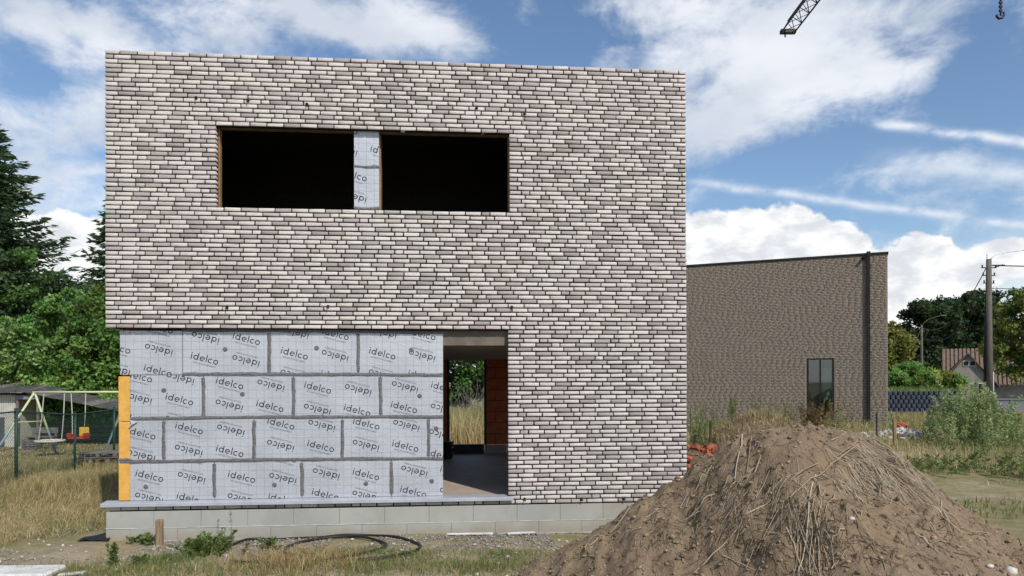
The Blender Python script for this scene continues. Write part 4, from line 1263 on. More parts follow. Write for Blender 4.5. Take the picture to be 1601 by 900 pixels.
for px, Y, env, sd, lab in ((30, 29, [((0, 0, 2.7), (2.0, 1.5, 2.3)), ((-1.2, 0, 2.0), (1.6, 1.5, 2.1)), ((1, 0, 1.5), (1.3, 1.3, 1.6))], 11, 'bright green shrub behind the shed roof, leftmost of the shrubs'),
                            (112, 29.5, [((0, 0, 3.4), (1.7, 1.4, 2.5)), ((-.6, 0, 1.7), (1.7, 1.4, 1.8)), ((.8, 0, 1.5), (1.3, 1.2, 1.5))], 12, 'tallest bright green shrub, in the middle above the swing bar'),
                            (172, 29, [((0, 0, 4.0), (1.6, 1.3, 2.1)), ((-.4, 0, 2.4), (1.4, 1.3, 1.9)), ((.4, 0, 1.2), (1.3, 1.2, 1.4))], 13, 'yellowish green shrub half hidden by the house, right of the other shrubs')):
    p = P(px, 598, Y)
    tree('garden_shrub', p.x, p.y, env, 4, .07, ([tuple(min(.6, v * 1.2) for v in q) for q in BRT] if sd != 13 else BRT[:3] + YEL[2:3]), lab, 'shrub', 230, 130, .40, .10, gsh, sd, trunk='stem', shell=.6)
# dark oaks beyond the road, yellowing tree at the frame edge
gok = 'trees beyond the field on the right'
for px, Y, ew, sd, lab, pal in ((1448, 84, [((0, 0, 7), (3.6, 3.2, 4.2)), ((-1.2, 0, 5), (3.2, 3, 3.5)), ((1.4, 0, 8.6), (2.6, 2.4, 2.6)), ((0, 0, 3), (3.4, 3, 2.6))], 21, 'dark green oak beside the brown house, behind the lamp post', OAK),
                                (1494, 88, [((0, 0, 8.4), (3.8, 3.4, 4.0)), ((-1.6, 0, 6), (3.4, 3.2, 4)), ((1.6, 0, 9.6), (2.6, 2.4, 2.8)), ((0, 0, 3.6), (3.6, 3, 3))], 22, 'dark green oak towering right behind the tiled house roof', OAK),
                                (1535, 90, [((0, 0, 8.6), (3.4, 3.2, 4.4)), ((1.4, 0, 6), (3.2, 3, 4)), ((-1, 0, 10), (2.2, 2.2, 2.4)), ((0, 0, 4), (3.4, 3, 3))], 23, 'dark green oak standing behind the big concrete pole', OAK),
                                (1392, 80, [((0, 0, 5.2), (1.9, 1.9, 2.6)), ((-.6, 0, 3.4), (1.8, 1.8, 2.2))], 24, 'yellow green tree peeping out beside the brown house corner', YEL),
                                (1612, 60, [((0, 0, 6.2), (2.6, 2.6, 3.6)), ((-.9, 0, 4.4), (2.3, 2.3, 2.8)), ((.8, 0, 3), (2.3, 2.2, 2.2)), ((0.3, 0, 8.1), (1.6, 1.6, 1.6))], 25, 'yellowing green tree right of the concrete pole at the photo edge', YEL + BRT[2:3])):
    p = P(px, 598, Y)
    tree('broadleaf_tree', p.x, p.y, ew, 9, .28, pal, lab, 'tree', 170, 130, .85 if Y > 70 else .62, .24 if Y > 70 else .17, gok, sd, shell=.5)
# planting on the retained terrace
for px, Y, env, sd, pal, lab, asp in ((1412, 43, [((0, 0, .8), (1.2, 1, .8)), ((.4, 0, 1.2), (.8, .7, .6)), ((-.5, 0, .9), (.9, .8, .6))], 31, BRT, 'rounded bright green bush above the dark retaining wall', 1.8), (1466, 41, [((0, 0, .55), (1.25, .9, .65)), ((.5, 0, .7), (.9, .8, .5)), ((-.5, 0, .6), (.8, .8, .7))], 32, BRT[:2] + YEL[:2], 'spiky yellow green bush above the dark retaining wall', 5.0)):
    p = P(px, 598, Y); tree('garden_bush', p.x, p.y, env, 1.2, .04, pal, lab, 'bush', 90, 130, .26, .085 if asp < 3 else .07, None, sd, 1.42, .5, 'stem', asp, .5 if asp < 3 else .1)
# the tree and dry shrub seen through the house
p = P(728, 598, 37)
tree('dark_tree', p.x, p.y, [((0, 0, 3.6), (2.6, 2, 2.4)), ((-.5, 0, 2.2), (2.4, 2, 1.8)), ((1.5, 0, 3.2), (2, 2, 2))], 5, .12, OAK + BRT[2:3], 'dark green tree seen through the doorway and the rear opening', nclump=120, per=110, rc=.45, leaf=.12, seed=41)
p = P(735, 598, 31.5); o = empty('dry_shrub', (p.x, p.y, 0), 0, 'leafless grey shrub seen through the rear opening of the house', 'shrub')
for q in range(34):
    a = R.uniform(0, 2 * pi); l = R.uniform(1.2, 2.2); x0, y0_ = R.uniform(-.8, .8), R.uniform(-.5, .5); pts = [(x0, y0_, 0)]
    for i in range(1, 6): pts.append((x0 + cos(a) * .5 * i / 5 + R.uniform(-.1, .1), y0_ + sin(a) * .4 * i / 5, l * i / 5))
    mb = MB(); mb.tube(pts, .02, 4, .005)
    for e_ in range(3): b_ = pts[R.randint(2, 4)]; mb.tube([b_, (b_[0] + R.uniform(-.35, .35), b_[1] + R.uniform(-.3, .3), b_[2] + R.uniform(.2, .5))], .01, 3, .004)
    mb.build('branch', M['greywood'], o, True)


# ------------------------------------------------------------------ weeds
def weed(x, y, nst, h, spread, pal, label, group=None, leaf=.055, per=46, lean=.25, name='weed_plant', z=None, aspect=5.0, stemcol=(.14, .17, .06), zf=None):
    z = (zt(x, y) if zf is None else zf) if z is None else z
    o = empty(name, (x, y, z), 0, label, 'weed', group)
    C, T, col, paths, rads, cs_ = [], [], [], [], [], []
    for i in range(nst):
        bx, by = R.gauss(0, spread * .5), R.gauss(0, spread * .5); hh = h * R.uniform(.55, 1.05) * (1 - (.5 * min(1, (bx * bx + by * by) / (spread * spread)) if spread > .9 else 0)); a = R.uniform(0, 2 * pi); l = abs(R.gauss(0, lean)) * hh
        pts = [(bx + cos(a) * l * t * t, by + sin(a) * l * t * t, hh * t) for t in (0, .25, .5, .75, 1)]
        paths.append(pts); rads.append(.006 if h > .8 else .0035); cs_.append(stemcol); tone = R.uniform(.7, 1.25)
        for q in range(per):
            t = R.random() ** .7; b = R.uniform(0, 2 * pi); ll = leaf * R.uniform(.8, 1.6) * (1.25 - .7 * t)
            cx_, cy_, cz_ = bx + cos(a) * l * t * t, by + sin(a) * l * t * t, hh * t
            d = (cos(b), sin(b), R.uniform(.2, 1.1)); C.append((cx_ + d[0] * ll * .6, cy_ + d[1] * ll * .6, cz_ + d[2] * ll * .5)); T.append(d)
            col.append(np.array(R.choice(pal)) * tone * R.uniform(.8, 1.2))
    C = np.array(C); T = np.array(T); T /= np.linalg.norm(T, axis=1)[:, None]; n = len(C)
    b = np.cross(T, NR.normal(0, 1, (n, 3))); b /= np.linalg.norm(b, axis=1)[:, None] + 1e-9; s_ = (leaf * NR.uniform(.7, 1.5, n))[:, None]
    V = np.stack([C - T * s_ * .5, C - b * s_ / aspect * .8, C + T * s_ * .7, C + b * s_ / aspect * .8], 1)
    link('leaves', npmesh('leaves', V, 4, np.array(col), M['leaf']), o)
    st = tubes_np(paths, rads, cs_, 'stems', M['leaf']); st.parent = o; st['kind'] = 'stuff'
    return o


WG = [(.28, .33, .14), (.34, .37, .18), (.22, .28, .11), (.40, .40, .22)]
gd = lambda px, py: G(px, py)
gw = 'tall weeds in front of the brown house'
for px, py, nst, h, sp, lab, pal, lf in ((1088, 716, 46, 1.5, .55, 'tallest feathery weed clump, right beside the white brick corner', WG, .075), (1145, 678, 7, 1.5, .22, 'slim dark green weed before the brown wall, left of two slim ones', GRN + WG[:1], .09),
                                         (1186, 678, 8, 1.4, .25, 'slim grey green weed before the brown wall, right of two slim ones', WG, .085), (1232, 682, 22, 1.3, .8, 'wide airy weed clump left of the tall narrow window', WG, .08), (1310, 678, 14, 1.1, .5, 'yellowish weed clump under the right pane of the narrow window', WG + OLV, .08)):
    p = gd(px, py); weed(p.x, p.y, nst, h, sp, pal, lab, gw, lf * .62, 150, .16, aspect=7)
p = gd(1274, 690); weed(p.x, p.y, 40, 1.1, .38, [(.20, .11, .045), (.26, .15, .06), (.16, .10, .04)], 'withered rust brown bush on the ridge before the window', None, .06, 60, .5, 'withered_bush', stemcol=(.15, .09, .04))
p = gd(1517, 692); weed(p.x, p.y, 150, 1.75, 1.25, [(.31, .41, .15), (.38, .47, .20), (.25, .34, .12), (.50, .53, .32)], 'big clump of tall green weeds in the field before the retaining wall', None, .07, 120, .2, 'weed_clump', aspect=5, stemcol=(.16, .19, .07))
p = gd(1575, 745); weed(p.x, p.y, 40, .55, .9, GRN, 'low dark green weed patch at the right edge of the field', None, .07, 40, .5, 'weed_clump')
p = gd(1450, 738); weed(p.x, p.y, 26, .32, .8, GRN, 'low green weeds along the track behind the soil heap', None, .07, 30, .6, 'weed_clump')
p = gd(1480, 700); weed(p.x, p.y, 18, .6, .9, WG + DRY[:1], 'pale dry weeds at the foot of the big green clump', None, .06, 40, .4, 'weed_clump')
# in front of the plinth
p = gd(322, 866); weed(p.x, p.y, 46, .22, .30, GRN + [(.16, .22, .05)], 'bushy green weed by the left end of the black hose', None, .032, 70, .6, 'weed_plant', aspect=4)
p = gd(350, 862); weed(p.x, p.y, 5, .50, .10, WG + GRN[:1], 'tall airy seeding weed beside the bushy green weed', None, .022, 60, .3, 'weed_plant')
p = gd(176, 886); weed(p.x, p.y, 6, .27, .06, GRN, 'upright leafy weed nearest the left corner of the plinth', None, .032, 60, .18, 'weed_plant', aspect=3.4)
p = gd(224, 884); weed(p.x, p.y, 7, .14, .14, GRN + WG[:1], 'small leafy weed right of the upright leafy one', None, .026, 30, .4, 'weed_plant', aspect=3)
p = gd(420, 858); weed(p.x, p.y, 9, .13, .1, GRN, 'tiny green seedling inside the hose loop on the gravel', None, .045, 18, .5, 'weed_plant', aspect=2.4)
p = gd(222, 852); weed(p.x, p.y, 9, .12, .16, GRN, 'dark flat weed at the foot of the plinth beside the stake', None, .05, 18, .7, 'weed_plant', aspect=2.2)
# low heap of dry growth behind the big heap
M['drysoil'] = plain('dry_heap_soil', (.22, .165, .105), (.13, .10, .06), 4, .95, 0, .9, .03, 'pos')
hx = np.arange(4.2, 9.6, .12); hy = np.arange(16.6, 22, .12); HX, HY = np.meshgrid(hx, hy)
c0 = P(1172, 598, 19.2); hz_ = 1.0 * np.exp(-((HX - c0.x - .2) / 1.35) ** 2 - ((HY - 19.2) / 1.1) ** 2) + .18 * (vnoise(HX * 2.2, HY * 2.2, 41) - .5)
heapz = ground_z(HX, HY) + np.where(hz_ > .03, hz_, -.05)
I = np.arange(HX.size).reshape(HX.shape); fa = np.stack([I[:-1, :-1], I[:-1, 1:], I[1:, 1:], I[1:, :-1]], -1).reshape(-1, 4)
tag(link('earth_heap', npmesh('earth_heap', np.stack([HX, HY, heapz], -1).reshape(-1, 3), 4, None, M['drysoil'], True, fa)), 'low overgrown earth heap behind the big soil heap', 'soil heap')
xs = NR.normal(c0.x + .2, 1.0, 5200); ys = NR.normal(19.0, .9, 5200)
hzf = lambda x, y: ground_z(x, y) + np.maximum(0, 1.0 * np.exp(-((x - c0.x - .2) / 1.35) ** 2 - ((y - 19.2) / 1.1) ** 2) - .02)
blades('withered_growth', xs, ys, .08, .30, .014, pick(DRY[:4] + [(.16, .11, .06), (.22, .15, .08)], len(xs)), hzf, lean=1.0)

# ------------------------------------------------------------------ things on the site
def stake(px, py_top, py_bot, w, mat, lab, tilt=0.0, name='wooden_stake'):
    b = G(px, py_bot); h = (py_bot - py_top) / F * b.y
    mb_ = MB(); mb_.cbox(-w / 2, w / 2, -w / 2, w / 2, -.15, h, w * .08); o = mb_.build(name, mat, None, False, b); o.rotation_euler = (0, tilt, R.uniform(-.4, .4)); return tag(o, lab, 'stake', 'survey stakes')


stake(249.5, 812, 853, .085, M['wood'], 'square timber stake standing in front of the grey plinth')
stake(1111, 657, 716, .05, M['bark'], 'thin dark stake beside the white brick corner, by the red bricks')
stake(1372, 645, 684, .085, M['greywood'], 'pale stake standing in front of the black downpipe', .02)
stake(1399, 655, 697, .085, M['wood'], 'brown stake nearest the white rubble, right of the brown house', -.01)
stake(1176.5, 648, 678, .07, M['greywood'], 'short stake among the weeds before the brown wall')

# pile of red bricks at the house corner
p = P(1099, 598, 14.6); bp = (p.x, 14.6); rbm = {}
for k in range(60):
    lay = 0 if k < 18 else 1 if k < 34 else 2 if k < 48 else 3
    x = bp[0] + R.uniform(-.75, .75) * (1 - .16 * lay); y = bp[1] + R.uniform(-.45, .45) * (1 - .2 * lay); key = k % 4
    if key not in rbm: rbm[key] = MB().cbox(-.105 * (1, .7, 1, .5)[key], .105, -.05, .05, -.035, .035, .006).mesh('red_brick', M['redbrick'])
    o = link('red_brick', rbm[key], None, (x, y, .22 + .165 * lay + R.uniform(0, .08))); o.rotation_euler = (R.uniform(-.5, .5), R.uniform(-.5, .5), R.uniform(0, 3.1))
    tag(o, 'loose red brick in the tumbled pile behind the soil heap', 'brick', 'red bricks tumbled by the house corner')
mb = MB(); V = None
hx = np.arange(bp[0] - 1.1, bp[0] + 1.1, .1); hy = np.arange(13.4, 15.9, .1); HX, HY = np.meshgrid(hx, hy); hz_ = .62 * np.exp(-((HX - bp[0]) / .75) ** 2 - ((HY - 14.6) / .55) ** 2) + .05 * vnoise(HX * 5, HY * 5, 3)
I = np.arange(HX.size).reshape(HX.shape); fa = np.stack([I[:-1, :-1], I[:-1, 1:], I[1:, 1:], I[1:, :-1]], -1).reshape(-1, 4)
kk = ~hous(HX, HY)[:-1, :-1].reshape(-1); tag(link('brick_rubble_bed', npmesh('brick_rubble_bed', np.stack([HX, HY, ground_z(HX, HY) + hz_ - .04], -1).reshape(-1, 3), 4, None, M['drysoil'], True, fa[kk])), 'earth and brick dust under the tumbled red bricks', 'rubble')
# white rubble by the weeds
p = G(1420, 684); xs = NR.normal(p.x, .55, 420); ys = NR.normal(p.y + .3, .6, 420)
pebbles('white_rubble', xs, ys, .03 + .07 * NR.random(420) ** 2, np.array([(.68, .66, .62), (.58, .56, .53), (.74, .73, .70), (.45, .43, .40)])[NR.integers(0, 4, 420)], M['stone'], lambda a, b: ground_z(a, b) + .22 * np.exp(-((a - p.x) / .6) ** 2 - ((b - p.y - .3) / .6) ** 2), .7)
for k in range(8):
    o = link('red_brick', rbm[k % 4], None, (p.x + R.uniform(-.1, .6), p.y + .7 + R.uniform(-.3, .3), float(ground_z(p.x, p.y)) + .28 + R.uniform(0, .1))); o.rotation_euler = (R.uniform(-.6, .6), R.uniform(-.6, .6), R.uniform(0, 3.1))
    tag(o, 'broken red brick lying on the white rubble', 'brick', 'red bricks on the white rubble')
# pale slab and scrap at the bottom left
p = P(8, 905, 8.0)
mb = MB(); mb.cbox(-.46, .46, -.22, .2, 0, .07, .02, Matrix.Rotation(.05, 4, 'Z')); o = mb.build('white_slab', M['white'], None, False, (p.x + .1, 7.98, .0)); tag(o, 'broken white slab lying in the bottom left corner', 'slab')
mb = MB(); mb.cbox(-.13, .13, -.035, .035, 0, .025, .006); o = mb.build('white_offcut', M['white'], None, False, P(112, 897, 7.95) - Vector((0, 0, .01))); o.rotation_euler = (0, -.05, .25); tag(o, 'narrow white offcut beside the broken slab', 'offcut')

# black hose, loops on the ground
def hose(pix, r, name, parent, lift=0.):
    pts = []
    for q in pix:
        b = G(q[0], q[1])
        if (b - Vector((AX, AY, 0))).dot(DN) > -.05:
            u_, z_ = fac(q[0], q[1], -.05); b = Vector((AX, AY, 0)) + DU * u_ - DN * .05; pts.append((b.x, b.y, z_)); continue
        pts.append((b.x, b.y, float(ground_z(b.x, b.y)) + r + .012 + (q[2] if len(q) > 2 else 0)))
    sm_ = []
    for i in range(len(pts) - 1):
        p0, p1, p2, p3 = [Vector(pts[max(0, min(len(pts) - 1, j))]) for j in (i - 1, i, i + 1, i + 2)]
        for t in [k / 6 for k in range(6)]:
            sm_.append(.5 * (2 * p1 + (p2 - p0) * t + (2 * p0 - 5 * p1 + 4 * p2 - p3) * t * t + (-p0 + 3 * p1 - 3 * p2 + p3) * t ** 3))
    sm_.append(Vector(pts[-1])); mb_ = MB(); mb_.tube(sm_, r, 8); return mb_.build(name, M['black'], parent, True)


hh = empty('garden_hose', G(500, 860), 0, 'black plastic hose lying in loops on the gravel before the plinth', 'hose')
hm = Matrix.Translation(-hh.location)
for pix in ([(343, 872), (352, 862), (370, 852), (392, 846), (430, 843), (470, 841), (500, 840), (540, 836), (580, 837), (615, 842), (640, 848), (657, 856), (650, 864), (628, 870), (595, 876), (560, 879)],
            [(458, 872), (446, 867), (447, 860), (462, 853), (490, 847), (520, 843), (560, 842), (590, 848), (604, 855), (592, 862), (570, 868), (540, 874), (505, 880)],
            [(368, 882), (385, 883), (405, 882)]):
    o = hose(pix, .018, 'hose_loop', None); o.data.transform(hm); o.parent = hh

# ------------------------------------------------------------------ left: fence, swing set, shed
fp = [Vector((-9.15, 11.0, 0)), Vector((P(25, 598, 15.2).x, 15.2, 0)), Vector((P(117, 598, 18.8).x, 18.8, 0)), Vector((-11.95, 22.2, 0)), Vector((-12.7, 25.4, 0))]
for q in fp: q.z = float(ground_z(q.x, q.y))
fence = empty('chain_link_fence', fp[1], 0, 'green chain link fence running back beside the dry grass', 'fence')
fo = Matrix.Translation(-fp[1])
H = 1.52
for i, q in enumerate(fp):
    mb = MB(); mb.tube([q - Vector((0, 0, .2)), q + Vector((0, 0, H + .03))], .033, 8); mb.tube([q + Vector((0, 0, H + .03)), q + Vector((0, 0, H + .05))], .037, 8)
    o = mb.build('fence_post', M['green'], fence, True); o.data.transform(fo)
mb = MB()
for zz in (.06, H * .5, H - .02):
    for a, b in zip(fp[:-1], fp[1:]): mb.tube([a + Vector((0, 0, zz)), b + Vector((0, 0, zz))], .006 if zz < H - .1 else .016, 5)
o = mb.build('tension_wire', M['green'], fence, True); o.data.transform(fo)
mb = MB()
for a, b in zip(fp[:-1], fp[1:]):
    L_ = (b - a).length; d = (b - a) / L_; st = .085; n = int((L_ + H) / st); side = Vector((-d.y, d.x, 0)) * .004
    for k in range(n):
        for sg in (1, -1):
            s0_ = k * st - (H if sg == 1 else 0); z0_, z1_ = .05, H - .03
            ua, ub = (s0_, s0_ + H) if sg == 1 else (s0_ + H - H, s0_ - H)
            pa = [ua, z0_]; pb = [ub, z1_]
            # clip to 0..L_
            lo, hi = 0.0, 1.0
            for lim, sgn in ((0, 1), (L_, -1)):
                fa_, fb_ = (pa[0] - lim) * sgn, (pb[0] - lim) * sgn
                if fa_ < 0 and fb_ < 0: lo, hi = 1, 0; break
                if fa_ < 0: lo = max(lo, fa_ / (fa_ - fb_))
                elif fb_ < 0: hi = min(hi, fa_ / (fa_ - fb_))
            if hi - lo < .02: continue
            A = [pa[i] + (pb[i] - pa[i]) * lo for i in (0, 1)]; B = [pa[i] + (pb[i] - pa[i]) * hi for i in (0, 1)]
            mb.tube([a + d * A[0] + side * sg + Vector((0, 0, A[1])), a + d * B[0] + side * sg + Vector((0, 0, B[1]))], .0024, 3, None, False)
o = mb.build('wire_mesh', M['green'], fence); o.data.transform(fo); o['kind'] = 'stuff'


def m_swing():
    n = NT('swing_frame_paint'); v = n.pos('pos'); sp_ = n.N.new('ShaderNodeSeparateXYZ'); n.L.new(v, sp_.inputs[0])
    c = n.mix(n.ramp(sp_.outputs[2], .55, .75), (.34, .52, .58), (.50, .55, .31)); c = n.mix(n.ramp(n.noise(v, 14, 4), .5, .75), c, (.55, .57, .50)); return n.done(c, .5)


M['swing'] = m_swing(); M['rope'] = plain('pale_rope', (.55, .53, .48), (.42, .40, .36), 30, .9, 0, .2)
M['redplastic'] = plain('red_plastic', (.55, .03, .02), (.45, .03, .02), 5, .4, 0, .05); M['yellowplastic'] = plain('yellow_plastic', (.75, .50, .03), (.65, .42, .03), 5, .4, 0, .05)
YS = 23.2; tl = P(54, 613, YS); gz_ = float(ground_z(tl.x, YS)); sw = empty('swing_set', (tl.x, YS, gz_), 0, 'pale green and blue metal swing set on the lawn behind the fence', 'swing set')
ht = tl.z - gz_; ln = 2.95
MB().tube([(-.06, 0, ht), (ln + .06, 0, ht)], .034, 8).build('top_bar', M['swing'], sw, True)
for x0, sg in ((0, -1), (ln, 1)):
    fx, bx = (-.85, .22) if sg < 0 else (-.42, .55)
    MB().tube([(x0, 0, ht), (x0 + fx, -.75, -.02)], .034, 8).build('leg', M['swing'], sw, True)
    MB().tube([(x0, 0, ht), (x0 + bx, .75, -.02)], .034, 8).build('leg', M['swing'], sw, True)
    t = .46; MB().tube([(x0 + fx * t, -.75 * t, ht * (1 - t)), (x0 + bx * t, .75 * t, ht * (1 - t))], .022, 6).build('rung', M['swing'], sw, True)


def rope(x, xb, zb): MB().tube([(x, 0, ht), ((x + xb) / 2 + .01, .01, (ht + zb) / 2), (xb, 0, zb)], .016, 5).build('rope', M['rope'], sw)


sx0, sx1 = P(111, 613, YS).x - tl.x, P(134, 613, YS).x - tl.x; zs_ = P(120, 683, YS).z - gz_
rope(sx0, sx0 + .04, zs_ + .1); rope(sx1, sx1 - .06, zs_ + .1)
mb = MB(); a, b = sx0 - .03, sx1 + .05
mb.cbox(a, b, -.2, .16, zs_ - .06, zs_, .025); mb.cbox(a, a + .05, -.2, .16, zs_, zs_ + .13, .015); mb.cbox(b - .05, b, -.2, .16, zs_, zs_ + .13, .015); mb.build('baby_seat', M['redplastic'], sw)
MB().cbox((a + b) / 2 - .06, b - .02, .10, .15, zs_ + .005, zs_ + .30, .02).build('seat_back', M['yellowplastic'], sw)
nx0, nx1 = P(58, 613, YS).x - tl.x, P(98, 613, YS).x - tl.x; zn = P(80, 689, YS).z - gz_
mb = MB(); c_ = (nx0 + nx1) / 2; mb.tube([(c_ + .40 * cos(2 * pi * i / 20), .40 * sin(2 * pi * i / 20), zn) for i in range(21)], .035, 6, None, False); mb.build('nest_ring', M['white'], sw, True)
mb = MB(); mb.tube([(c_, 0, zn - .012), (c_, 0, zn + .004)], [.38, .38], 20); mb.build('nest_mat', M['yellowplastic'], sw)
rope(nx0 + .22, c_ - .36, zn); rope(nx1 + .06, c_ + .36, zn)

# pallets on our side, by the fence
p = P(160, 598, 20.0); pal_ = empty('pallet_stack', (p.x, 20.0, float(ground_z(p.x, 20.0))), .08, 'grey weathered wooden pallets stacked beside the yellow foam edge', 'pallets')
slat = MB().cbox(-.5, .5, -.05, .05, 0, .022, .004).mesh('slat', M['greywood']); blkm = MB().cbox(-.05, .05, -.05, .05, 0, .085, .005).mesh('pallet_block', M['greywood'])
for lv in range(3):
    zb = lv * .15; dx_ = (.0, -.12, .06)[lv]
    for q in range(5): link('slat', slat, pal_, (dx_, -.38 + .19 * q, zb + .11))
    for q in range(3): link('slat', slat, pal_, (dx_, -.38 + .38 * q, zb))
    for q in range(3):
        for w_ in range(3): link('pallet_block', blkm, pal_, (dx_ - .44 + .44 * q, -.37 + .37 * w_, zb + .0235))

# shed with sagging roofs
Y0 = 26.6; a = P(24, 598, Y0); gz_ = -.2; shed = empty('garden_shed', (a.x, Y0, gz_), 0, 'old pale shed with dark door and sagging lean to roof behind the fence', 'shed')
M['shedwhite'] = plain('cream_corrugated_sheet', (.55, .54, .47), (.42, .41, .36), 3, .7, 0, .2); M['roofdark'] = plain('dark_roof_sheet', (.10, .095, .09), (.05, .05, .048), 4, .85, 0, .5, .01)
zt_ = P(10, 617, Y0).z - gz_
mb = MB(); k = 30
for i in range(k):
    x0 = -2.4 + 2.4 * i / k; mb.box(x0 + .003, x0 + 2.4 / k - .012, -.018, .02, .0, zt_)
mb.box(-2.4, 0, .002, .05, 0, zt_); mb.box(-.05, .0, .05, 2.4, 0, zt_); mb.build('corrugated_wall', M['shedwhite'], shed)
dr = P(6, 690, Y0).x - a.x; dtop = P(5, 652, Y0).z - gz_
mb = MB(); mb.cbox(dr - .9, dr + .05, -.07, -.022, .03, dtop, .01); mb.build('door', plain('dark_slate_door', (.10, .115, .13), (.07, .08, .09), 4, .6, 0, .2), shed)
rf = [(-2.7, 2.55), (0.1, 2.12)]
for k in range(7):
    x0 = -2.6 + .44 * k; mb = MB(); z_ = zt_ + .06 + R.uniform(-.02, .02)
    mb.add([(x0, -.35, z_ + .02), (x0 + .42, -.35, z_ + R.uniform(-.02, .03)), (x0 + .42, 2.6, z_ + .42), (x0, 2.6, z_ + .45), (x0, -.35, z_ + .05), (x0 + .42, -.35, z_ + .05), (x0 + .42, 2.6, z_ + .46), (x0, 2.6, z_ + .49)], [(3, 2, 1, 0), (4, 5, 6, 7), (0, 1, 5, 4), (1, 2, 6, 5), (2, 3, 7, 6), (3, 0, 4, 7)])
    mb.build('roof_sheet', M['roofdark'] if k % 3 else M['greywood'], shed)
MB().cbox(.05, .95, -.12, -.02, zt_ - .17, zt_ - .02, .01).build('beam', plain('blue_grey_beam', (.22, .24, .27), (.15, .16, .18), 5, .7), shed)
for x_ in (.12, .85): MB().cbox(x_ - .04, x_ + .04, -.1, -.02, 0, zt_ - .17, .008).build('post', M['greywood'], shed)
for k in range(9):     # lean-to roof boards stepping down to the right
    x0 = .3 + .42 * k; z_ = zt_ + .16 - .085 * k; mb = MB(); mb.cbox(-.3, .48, -.25, 2.2, -.015, .015, .006, Matrix.Translation((x0, 0, z_)) @ Matrix.Rotation(.22, 4, 'Y') @ Matrix.Rotation(.10, 4, 'X')); mb.build('roof_board', M['roofdark'] if k % 4 != 2 else M['greywood'], shed)
for k in range(26):
    x0 = .1 + .16 * k; MB().cbox(x0, x0 + .15, 2.1 + (k % 2) * .01, 2.14, 0, zt_ - .05 - .035 * k, .005).build('back_plank', M['roofdark'], shed)
for k in range(5): MB().cbox(.2, 4.0, 1.2 + .02 * k, 1.25, .12 + .16 * k, .24 + .16 * k, .006).build('stored_board', M['roofdark'] if k % 2 else M['bark'], shed)
# bits under the lean-to
for (px, py, w, d_, h_, mt, nm, lab) in ((50, 690, .5, .3, .35, 'greywood', 'wooden_crate', 'grey wooden crate under the lean to by the swing leg'), (36, 697, .35, .3, .12, 'white', 'white_sack', 'pale sack lying beside the shed wall'), (66, 672, .9, .35, .75, 'greywood', 'garden_bench', 'old grey bench under the lean to')):
    b = P(px, py, 25.6); mb = MB()
    if nm == 'wooden_crate':
        for q in range(4): mb.cbox(-w / 2, w / 2, -d_ / 2, -d_ / 2 + .02, .02 + q * .085, .09 + q * .085, .004); mb.cbox(-w / 2, w / 2, d_ / 2 - .02, d_ / 2, .02 + q * .085, .09 + q * .085, .004)
        for sx_ in (-1, 1): mb.cbox(sx_ * w / 2 - .02, sx_ * w / 2 + .02, -d_ / 2, d_ / 2, 0, h_, .004)
    elif nm == 'white_sack':
        V = IV * np.array([w / 2, d_ / 2, h_ / 2]); mb.add([tuple(v + np.array([0, 0, h_ / 2])) for v in V], [tuple(f) for f in IF])
    else:
        mb.cbox(-w / 2, w / 2, -d_ / 2, d_ / 2, .42, .46, .006); mb.cbox(-w / 2, w / 2, d_ / 2 - .03, d_ / 2, .55, .75, .006)
        for sx_ in (-1, 1): mb.cbox(sx_ * (w / 2 - .06) - .03, sx_ * (w / 2 - .06) + .03, -d_ / 2, d_ / 2, 0, .419, .005); mb.cbox(sx_ * (w / 2 - .06) - .03, sx_ * (w / 2 - .06) + .03, d_ / 2 - .06, d_ / 2 - .031, .46, .75, .005)
    tag(mb.build(nm, M[mt], None, False, (b.x, 25.6, -.2)), lab, nm.split('_')[-1])

# ------------------------------------------------------------------ right: retaining wall, poles, far house, cars, crane
M['navy'] = plain('slate_blue_concrete', (.06, .068, .095), (.04, .045, .064), 8, .75, 0, .3)
RY = 36.0; x0 = P(1384, 598, RY).x; x1 = P(1502, 598, RY).x; rw = empty('retaining_wall', (x0, RY, .38), 0, 'dark blue wall of stacked round planter blocks behind the weeds', 'wall')
rblk = MB(); k = 10
pr_ = [(.118 * cos(pi + pi * i / k), .13 * sin(pi + pi * i / k)) for i in range(k + 1)]
vs = [(x, y, z_) for z_ in (0, .02, .18, .2) for x, y in [(q[0] * (.92 if z_ in (0, .2) else 1), q[1] * (.9 if z_ in (0, .2) else 1)) for q in pr_]]; m_ = k + 1
rblk.add(vs, [(r * m_ + i, r * m_ + i + 1, (r + 1) * m_ + i + 1, (r + 1) * m_ + i) for r in range(3) for i in range(k)] + [tuple(3 * m_ + i for i in range(m_)), tuple(reversed(range(m_)))])
rme = rblk.mesh('planter_block', M['navy'])
for r in range(6):
    n = int((x1 - x0) / .25)
    for i in range(n): link('planter_block', rme, rw, (.12 + .25 * i + (.125 if r % 2 else 0), .02 * r, .205 * r))
MB().box(0, x1 - x0 + .15, .10, .5, -.1, 1.2).build('wall_core', M['navy'], rw)
mb = MB(); mb.add([(x0 - .5, RY + .12, .3), (x1 + .6, RY + .12, .3), (x1 + 2.5, 47, .3), (x0 - .5, 47, .3), (x0 - .5, RY + .12, 1.5), (x1 + .3, RY + .12, 1.5), (x1 + 1.5, 46, 1.5), (x0 - .5, 46, 1.5)], [(4, 5, 6, 7), (0, 1, 5, 4), (1, 2, 6, 5), (2, 3, 7, 6), (3, 0, 4, 7)])
tag(mb.build('terrace_ground', M['ground']), kind='structure')
